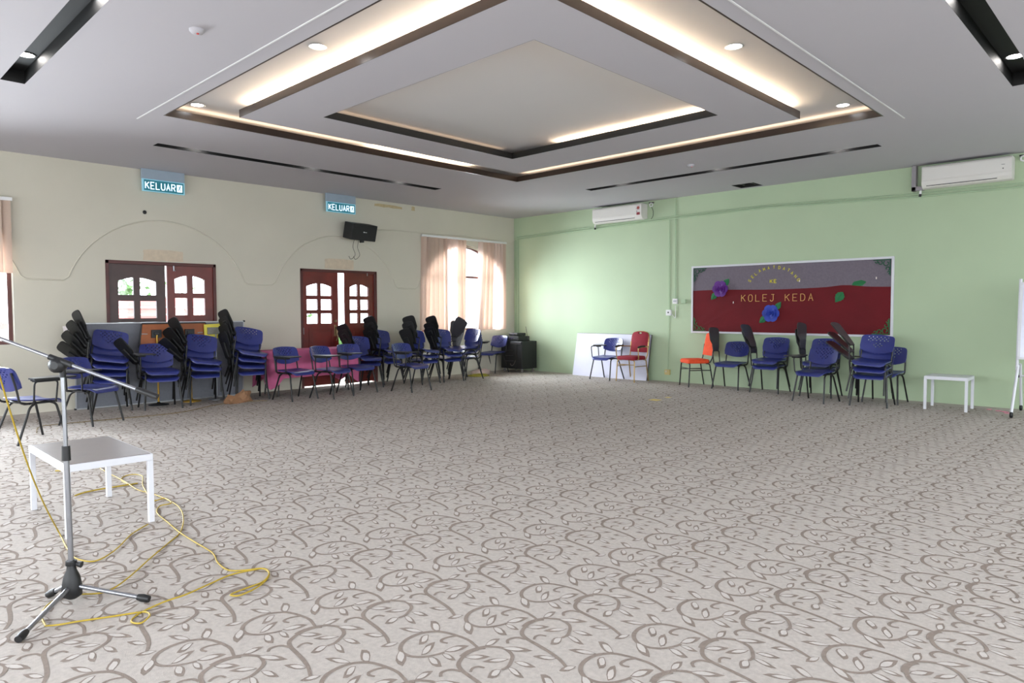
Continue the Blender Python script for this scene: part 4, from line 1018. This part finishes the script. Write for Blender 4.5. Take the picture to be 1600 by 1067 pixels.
# ------------------------------------------------------------------ white tables and the flip-chart whiteboard
def white_table(name, label, loc, w, d, h, rz, topm):
    t = thing(name, label, 'table', loc, rz)
    MB().box((-w/2, -d/2, h-.045), (w/2, d/2, h-.001), .004).build('apron', M_WHITEMETAL, t)
    MB().box((-w/2+.012, -d/2+.012, h-.003), (w/2-.012, d/2-.012, h+.002), .001).build('table_top', topm, t)
    for sx in (-1, 1):
        for sy in (-1, 1): MB().box((sx*(w/2)-(.034 if sx > 0 else 0), sy*(d/2)-(.034 if sy > 0 else 0), 0), (sx*(w/2)+(.034 if sx < 0 else 0), sy*(d/2)+(.034 if sy < 0 else 0), h-.045), .003).build('leg', M_WHITEMETAL, t)
    return t
M_GREYTOP = mat('grey_laminate', (128, 120, 118), .32, var=.05, scale=12)
white_table('low_table', 'low white table with grey-brown top behind the microphone stand', (5.995, -10.42, 0), .93, .51, .457, 0, M_GREYTOP)
white_table('low_table', 'small all-white table against the green wall right of the chairs', (9.01, -.615, 0), .52, .50, .465, math.radians(2), M_WHITEMETAL)
t = thing('whiteboard_easel', 'white mobile whiteboard easel cut by the right edge of the photo', 'whiteboard', (10.2, -.62, 0), math.radians(0))
# two splayed leg frames with wheels
tt = [(-.41, -.40), (-.43, .48), (.41, -.40), (.43, .48)]
for (x, y) in tt:
    MB().tube([(x, y, .07), (x*.95, y*.35, .66)], .017, 10).build('leg', M_WHITEMETAL, t)
    mb = MB(); mb.lathe([(.024, -.018), (.04, -.012), (.04, .012), (.024, .018)], 14, (x, y, .04), M=Matrix.Rotation(PI/2, 4, 'Y')); mb.build('wheel', M_BLACKPL, t)
for x in (-.40, .40):
    MB().tube([(x, -.15, .6), (x, -.05, 1.78)], .018, 10).build('upright', M_WHITEMETAL, t)
    MB().lathe([(.02, 0), (.016, .03)], 10, (x*1.05+.02, -.16, .52), M=Matrix.Rotation(PI/2, 4, 'Y')).build('clamp_knob', M_BLACKPL, t)
MB().tube([(-.40, .2, .5), (.40, .2, .5)], .012, 8).build('cross_bar', M_WHITEMETAL, t)
th = math.radians(-4); Mb = Matrix.Translation((0, -.17, .74)) @ Matrix.Rotation(th, 4, 'X')
MB().box((-.37, -.012, .02), (.37, .008, .98), M=Mb).build('board_face', mat('whiteboard_face', (210, 212, 230), .2), t)
mb = MB(); mb.box((-.40, -.016, 0), (.40, .012, .03), .004, M=Mb); mb.box((-.40, -.016, .97), (.40, .012, 1.0), .004, M=Mb)
mb.box((-.40, -.016, .03), (-.365, .012, .97), .004, M=Mb); mb.box((.365, -.016, .03), (.40, .012, .97), .004, M=Mb); mb.build('board_frame', M_WHITEMETAL, t)
# scraps and tape on the carpet
M_PSCR = mat('pink_scrap', (222, 140, 160), .8)
for k, (x, y) in enumerate(((9.44, -.36), (9.55, -.42), (9.63, -.47), (9.68, -.60))):
    mb = MB(); a = k*1.3; mb.plate([[(.035*math.cos(a+q*1.2)*(1+.4*math.sin(q*2+k)), .035*math.sin(a+q*1.2)) for q in range(5)]], lambda u, v, s: (u, v, .004+.006*(1-s)+.1*u*u))
    tag(mb.build('pink_scrap', M_PSCR, None, (x, y, 0)), 'pink paper scrap on the carpet between white table and whiteboard, %s' % ['farthest left', 'second from left', 'second from right', 'nearest the whiteboard wheel'][k], 'paper scrap', 'pink scraps on the carpet')
M_TAPE = mat('yellow_tape', (214, 190, 104), .6)
for a, b, lb in (((5.42, -2.66), (5.58, -2.50), 'longer worn yellow tape mark on the carpet before the white panel'), ((5.44, -2.22), (5.52, -2.12), 'shorter worn yellow tape mark on the carpet before the white panel')):
    tag(MB().box((a[0], a[1], .0015), (b[0], b[1], .003)).build('floor_tape', M_TAPE), lb, 'tape')

# ------------------------------------------------------------------ microphone stand and yellow cables
cxm, cym = 7.525, -10.90
t = thing('microphone_stand', 'chrome boom microphone stand on a black tripod base', 'microphone stand', (cxm, cym, 0))
rtv = Vector((_rt.x, _rt.y, 0)); fv = Vector((_f.x, _f.y, 0)).normalized()
hub = MB(); hub.lathe([(.02, .015), (.042, .03), (.045, .07), (.036, .12), (.022, .155), (.018, .19)], 16); hub.build('hub', M_BLACKPL, t)
hk = MB(); hk.lathe([(.024, .178), (.026, .185), (.024, .2)], 12); hk.tube([rtv*.02+Vector((0, 0, .185)), rtv*.05+Vector((0, 0, .18))], [.008, .016], 8); hk.build('hub_collar', M_BLACKPL, t)
for (fx, fy) in ((7.84, -11.17), (7.80, -10.655), (7.395, -10.965)):
    e = Vector((fx-cxm, fy-cym, .018)); s = Vector((0, 0, .075))+Vector((e.x, e.y, 0)).normalized()*.03
    lg = MB().tube([s, e], .0105, 10).build('leg', M_CHROME, t)
    d = (e-s).normalized(); MB().tube([e-d*.045, e-d*.02, e+d*.012], [.0145, .019, .016], 10).build('foot', M_BLACKPL, lg)
lean = rtv*-.012+fv*.0
tip = Vector((0, 0, 1.145))+rtv*-.012
mid = tip*.63
MB().tube([Vector((0, 0, .15)), mid], .0125, 12).build('lower_pole', M_CHROME, t)
MB().tube([mid-Vector((0, 0, .035)), mid+Vector((0, 0, .035))], [.02, .018], 12).build('height_clutch', M_BLACKPL, t)
MB().tube([mid, tip], .0095, 12).build('upper_pole', M_CHROME, t)
MB().tube([tip-Vector((0, 0, .06)), tip-Vector((0, 0, .0))], .014, 12).build('pole_cap', M_BLACKPL, t)
ck = MB(); piv = tip+Vector((0, 0, .012))-fv*.03
ck.lathe([(.018, -.03), (.036, -.02), (.038, .0), (.034, .02), (.018, .028)], 14, tip-rtv*.012-fv*.012+Vector((0, 0, -.0)), M=fv.to_track_quat('Z', 'Y').to_matrix().to_4x4()); ck.build('boom_clutch', M_BLACKPL, t)
bd = (rtv*.452+Vector((0, 0, -.172))).normalized(); pb = tip+Vector((0, 0, .022))-fv*.02
MB().tube([pb-bd*.62, pb-bd*.02], .0085, 10).tube([pb+bd*.02, pb+bd*.40], .0085, 10).build('boom', M_CHROME, t)
MB().tube([pb-bd*.05, pb+bd*.065], .0145, 10).build('boom_grip', M_BLACKPL, t)
MB().tube([pb+bd*.385, pb+bd*.40, pb+bd*.49], [.012, .015, .0145], 10).build('counterweight', M_BLACKPL, t)
MB().tube([pb-bd*.62, pb-bd*.72], [.012, .02], 10).build('microphone_clip', M_BLACKPL, t)
A = [(7.76, -11.06), (7.64, -11.05), (7.53, -11.01), (7.46, -10.95), (7.45, -10.88), (7.54, -10.77), (7.46, -10.65), (7.2, -10.44), (6.98, -10.26), (6.83, -10.14), (6.56, -10.02), (6.27, -9.94), (6.0, -9.92), (5.73, -9.93), (5.5, -9.97), (5.18, -9.96), (4.68, -9.96), (4.25, -9.94)]
B = [(7.76, -11.06), (7.8, -11.02), (7.82, -10.95), (7.86, -10.83), (7.9, -10.73), (7.94, -10.7), (8.0, -10.71), (8.04, -10.76), (7.98, -10.78), (7.92, -10.73), (7.88, -10.61), (7.87, -10.5), (7.82, -10.38), (7.76, -10.23), (7.78, -10.13), (7.82, -10.07), (7.91, -10.09), (7.98, -10.16), (7.99, -10.25), (8.01, -10.33), (8.04, -10.35), (8.07, -10.32), (8.03, -10.22), (7.96, -10.13), (7.89, -10.08), (7.81, -10.08), (7.77, -10.15), (7.69, -10.21), (7.53, -10.2), (7.36, -10.16), (7.09, -10.16), (6.84, -10.15), (6.57, -10.12), (6.28, -10.09), (6.13, -10.02), (6.12, -9.94), (5.94, -9.92), (5.92, -10.0), (5.6, -9.94), (5.37, -9.89), (5.09, -9.8), (4.95, -9.82), (4.94, -9.89), (5.08, -9.96), (5.28, -9.97)]
C = [(6.33, -10.68), (6.77, -10.73), (6.94, -10.72), (7.02, -10.66), (6.9, -10.53), (6.66, -10.37), (6.52, -10.23)]
def cable(pts, label, m=M_YELLOW, r=.0042, closed=False, nm='cable'):
    P = []
    for i, p in enumerate(pts): P.append((p[0], p[1], p[2] if len(p) > 2 else .008+.004*math.sin(i*1.3)))
    return tag(MB().tube(smooth_path(P, 5), r, 6).build(nm, m), label, 'cable', 'yellow cables on the carpet')
bs = pb-bd*.36+Vector((cxm, cym, 0)); e0 = Vector((C[0][0], C[0][1], .01))
drop = [tuple(bs+Vector((0, 0, -.015)))]
for k in range(1, 8):
    q = k/8; p = bs.lerp(e0, q); p.z -= .13*math.sin(PI*q)*.9; drop.append((p.x, p.y, max(p.z, .012)))
cable(drop+[tuple(p)+(.008,) for p in C], 'yellow cable hanging from the boom down to the carpet under the white table')
cable(A, 'yellow cable looping from the tripod base past the right side of the white table')
cable(B, 'long yellow cable with loops out on the open carpet right of the tripod')
cable([(4.30, -10.25), (4.37, -10.17), (4.33, -10.02), (4.33, -9.87)], 'short far length of yellow cable seen under the white table top', r=.006)
cable([(5.36, -10.36), (5.32, -10.27), (5.30, -10.13), (5.29, -9.9)], 'short near length of yellow cable between the white table legs', r=.006)
cable([(1.9, -9.9), (1.48, -9.78), (1.42, -9.52), (1.44, -8.95), (1.46, -8.16), (1.04, -7.41), (1.1, -6.9), (1.2, -6.75)], 'thin dull cable along the carpet before the stacked chairs', mat('dull_cable', (128, 108, 70), .7), r=.005)

# ------------------------------------------------------------------ outside: seen through the panes and the gap between the doors
M_ROOF = mat('red_roof', (176, 84, 76), .8, var=.1, scale=2); M_HWALL = mat('house_wall', (206, 200, 190), .8, var=.05, scale=1)
M_LEAVES = mat('tree_leaves', (84, 118, 66), .8, var=.3, scale=6); M_BARK = mat('bark', (92, 76, 60), .9, var=.2, scale=8); M_GROUND = mat('yard_ground', (160, 158, 146), .9, var=.1, scale=1)
tag(MB().box((-40, -40, -3.6), (-1.6, 20, -3.5)).build('yard_ground', M_GROUND), kind='structure')
struct('terrace', MB().box((-1.6, -ROOM, -.25), (-.2, 2, -.03)), M_GROUND)
def house(x, y, w, l, eave, ridge, label):
    t = thing('house', label, 'house', (x, y, -3.5))
    MB().box((-w/2, -l/2, 0), (w/2, l/2, eave)).build('wall', M_HWALL, t)
    rf = MB()
    a, b = w/2+.4, l/2+.4
    rf.add([(-a, -b, eave-.1), (a, -b, eave-.1), (a, b, eave-.1), (-a, b, eave-.1), (0, -b+1.5, ridge), (0, b-1.5, ridge)], [(1, 2, 5, 4), (3, 0, 4, 5), (0, 1, 4), (2, 3, 5), (0, 3, 2, 1)])
    ro = rf.build('roof', M_ROOF, t)
    rb = MB(); rb.tube([(0, -b+1.5, ridge), (0, b-1.5, ridge)], .08, 6)
    for k in (2, 4): 
        z = eave+(ridge-eave)*k/7; xx = a*(1-k/7); rb.tube([(xx+.02, -b+1.5*k/7, z), (xx+.02, b-1.5*k/7, z)], .03, 5)
    rb.build('roof_ridge', M_HWALL, ro)
    for k in range(3): MB().box((w/2-.02, -l/2+1.2+k*(l-2.4)/2-.5, eave-1.8), (w/2+.03, -l/2+1.2+k*(l-2.4)/2+.5, eave-.7)).build('window', M_WINFRAME, t)
house(-14, -4.3, 6, 8.6, 4.55, 5.35, 'red-roofed house seen through the left double door')
def tree(x, y, h, r, label, seed):
    t = thing('tree', label, 'tree', (x, y, -3.5)); t['group'] = 'trees outside'
    R_ = random.Random(seed); MB().tube([(0, 0, 0), (.1, 0, h*.5), (0, .1, h*.8)], [.2, .14, .06], 8).build('trunk', M_BARK, t)
    mb = MB()
    for k in range(700):
        a, b, c = R_.gauss(0, .5), R_.gauss(0, .5), R_.gauss(0, .5); p = Vector((a*r, b*r, h*.75+c*r*.9)); s = R_.uniform(.12, .26)
        u = Vector((R_.gauss(0, 1), R_.gauss(0, 1), R_.gauss(0, 1))).normalized(); w = u.orthogonal().normalized(); v = u.cross(w)
        mb.add([p+u*s, p+w*s*.5+v*.03, p-u*s, p-w*s*.5-v*.03], [(0, 1, 2, 3)])
    o = mb.build('foliage', M_LEAVES, t); o['kind'] = 'stuff'
tree(-23, -2.6, 6.4, 1.9, 'green tree behind the red roof, left', 1); tree(-22, 3.4, 6.8, 2.0, 'green tree behind the red roof, right', 2)
tree(-7.0, -.30, 4.9, .5, 'leafy tree glimpsed through the gap of the ajar door', 3)
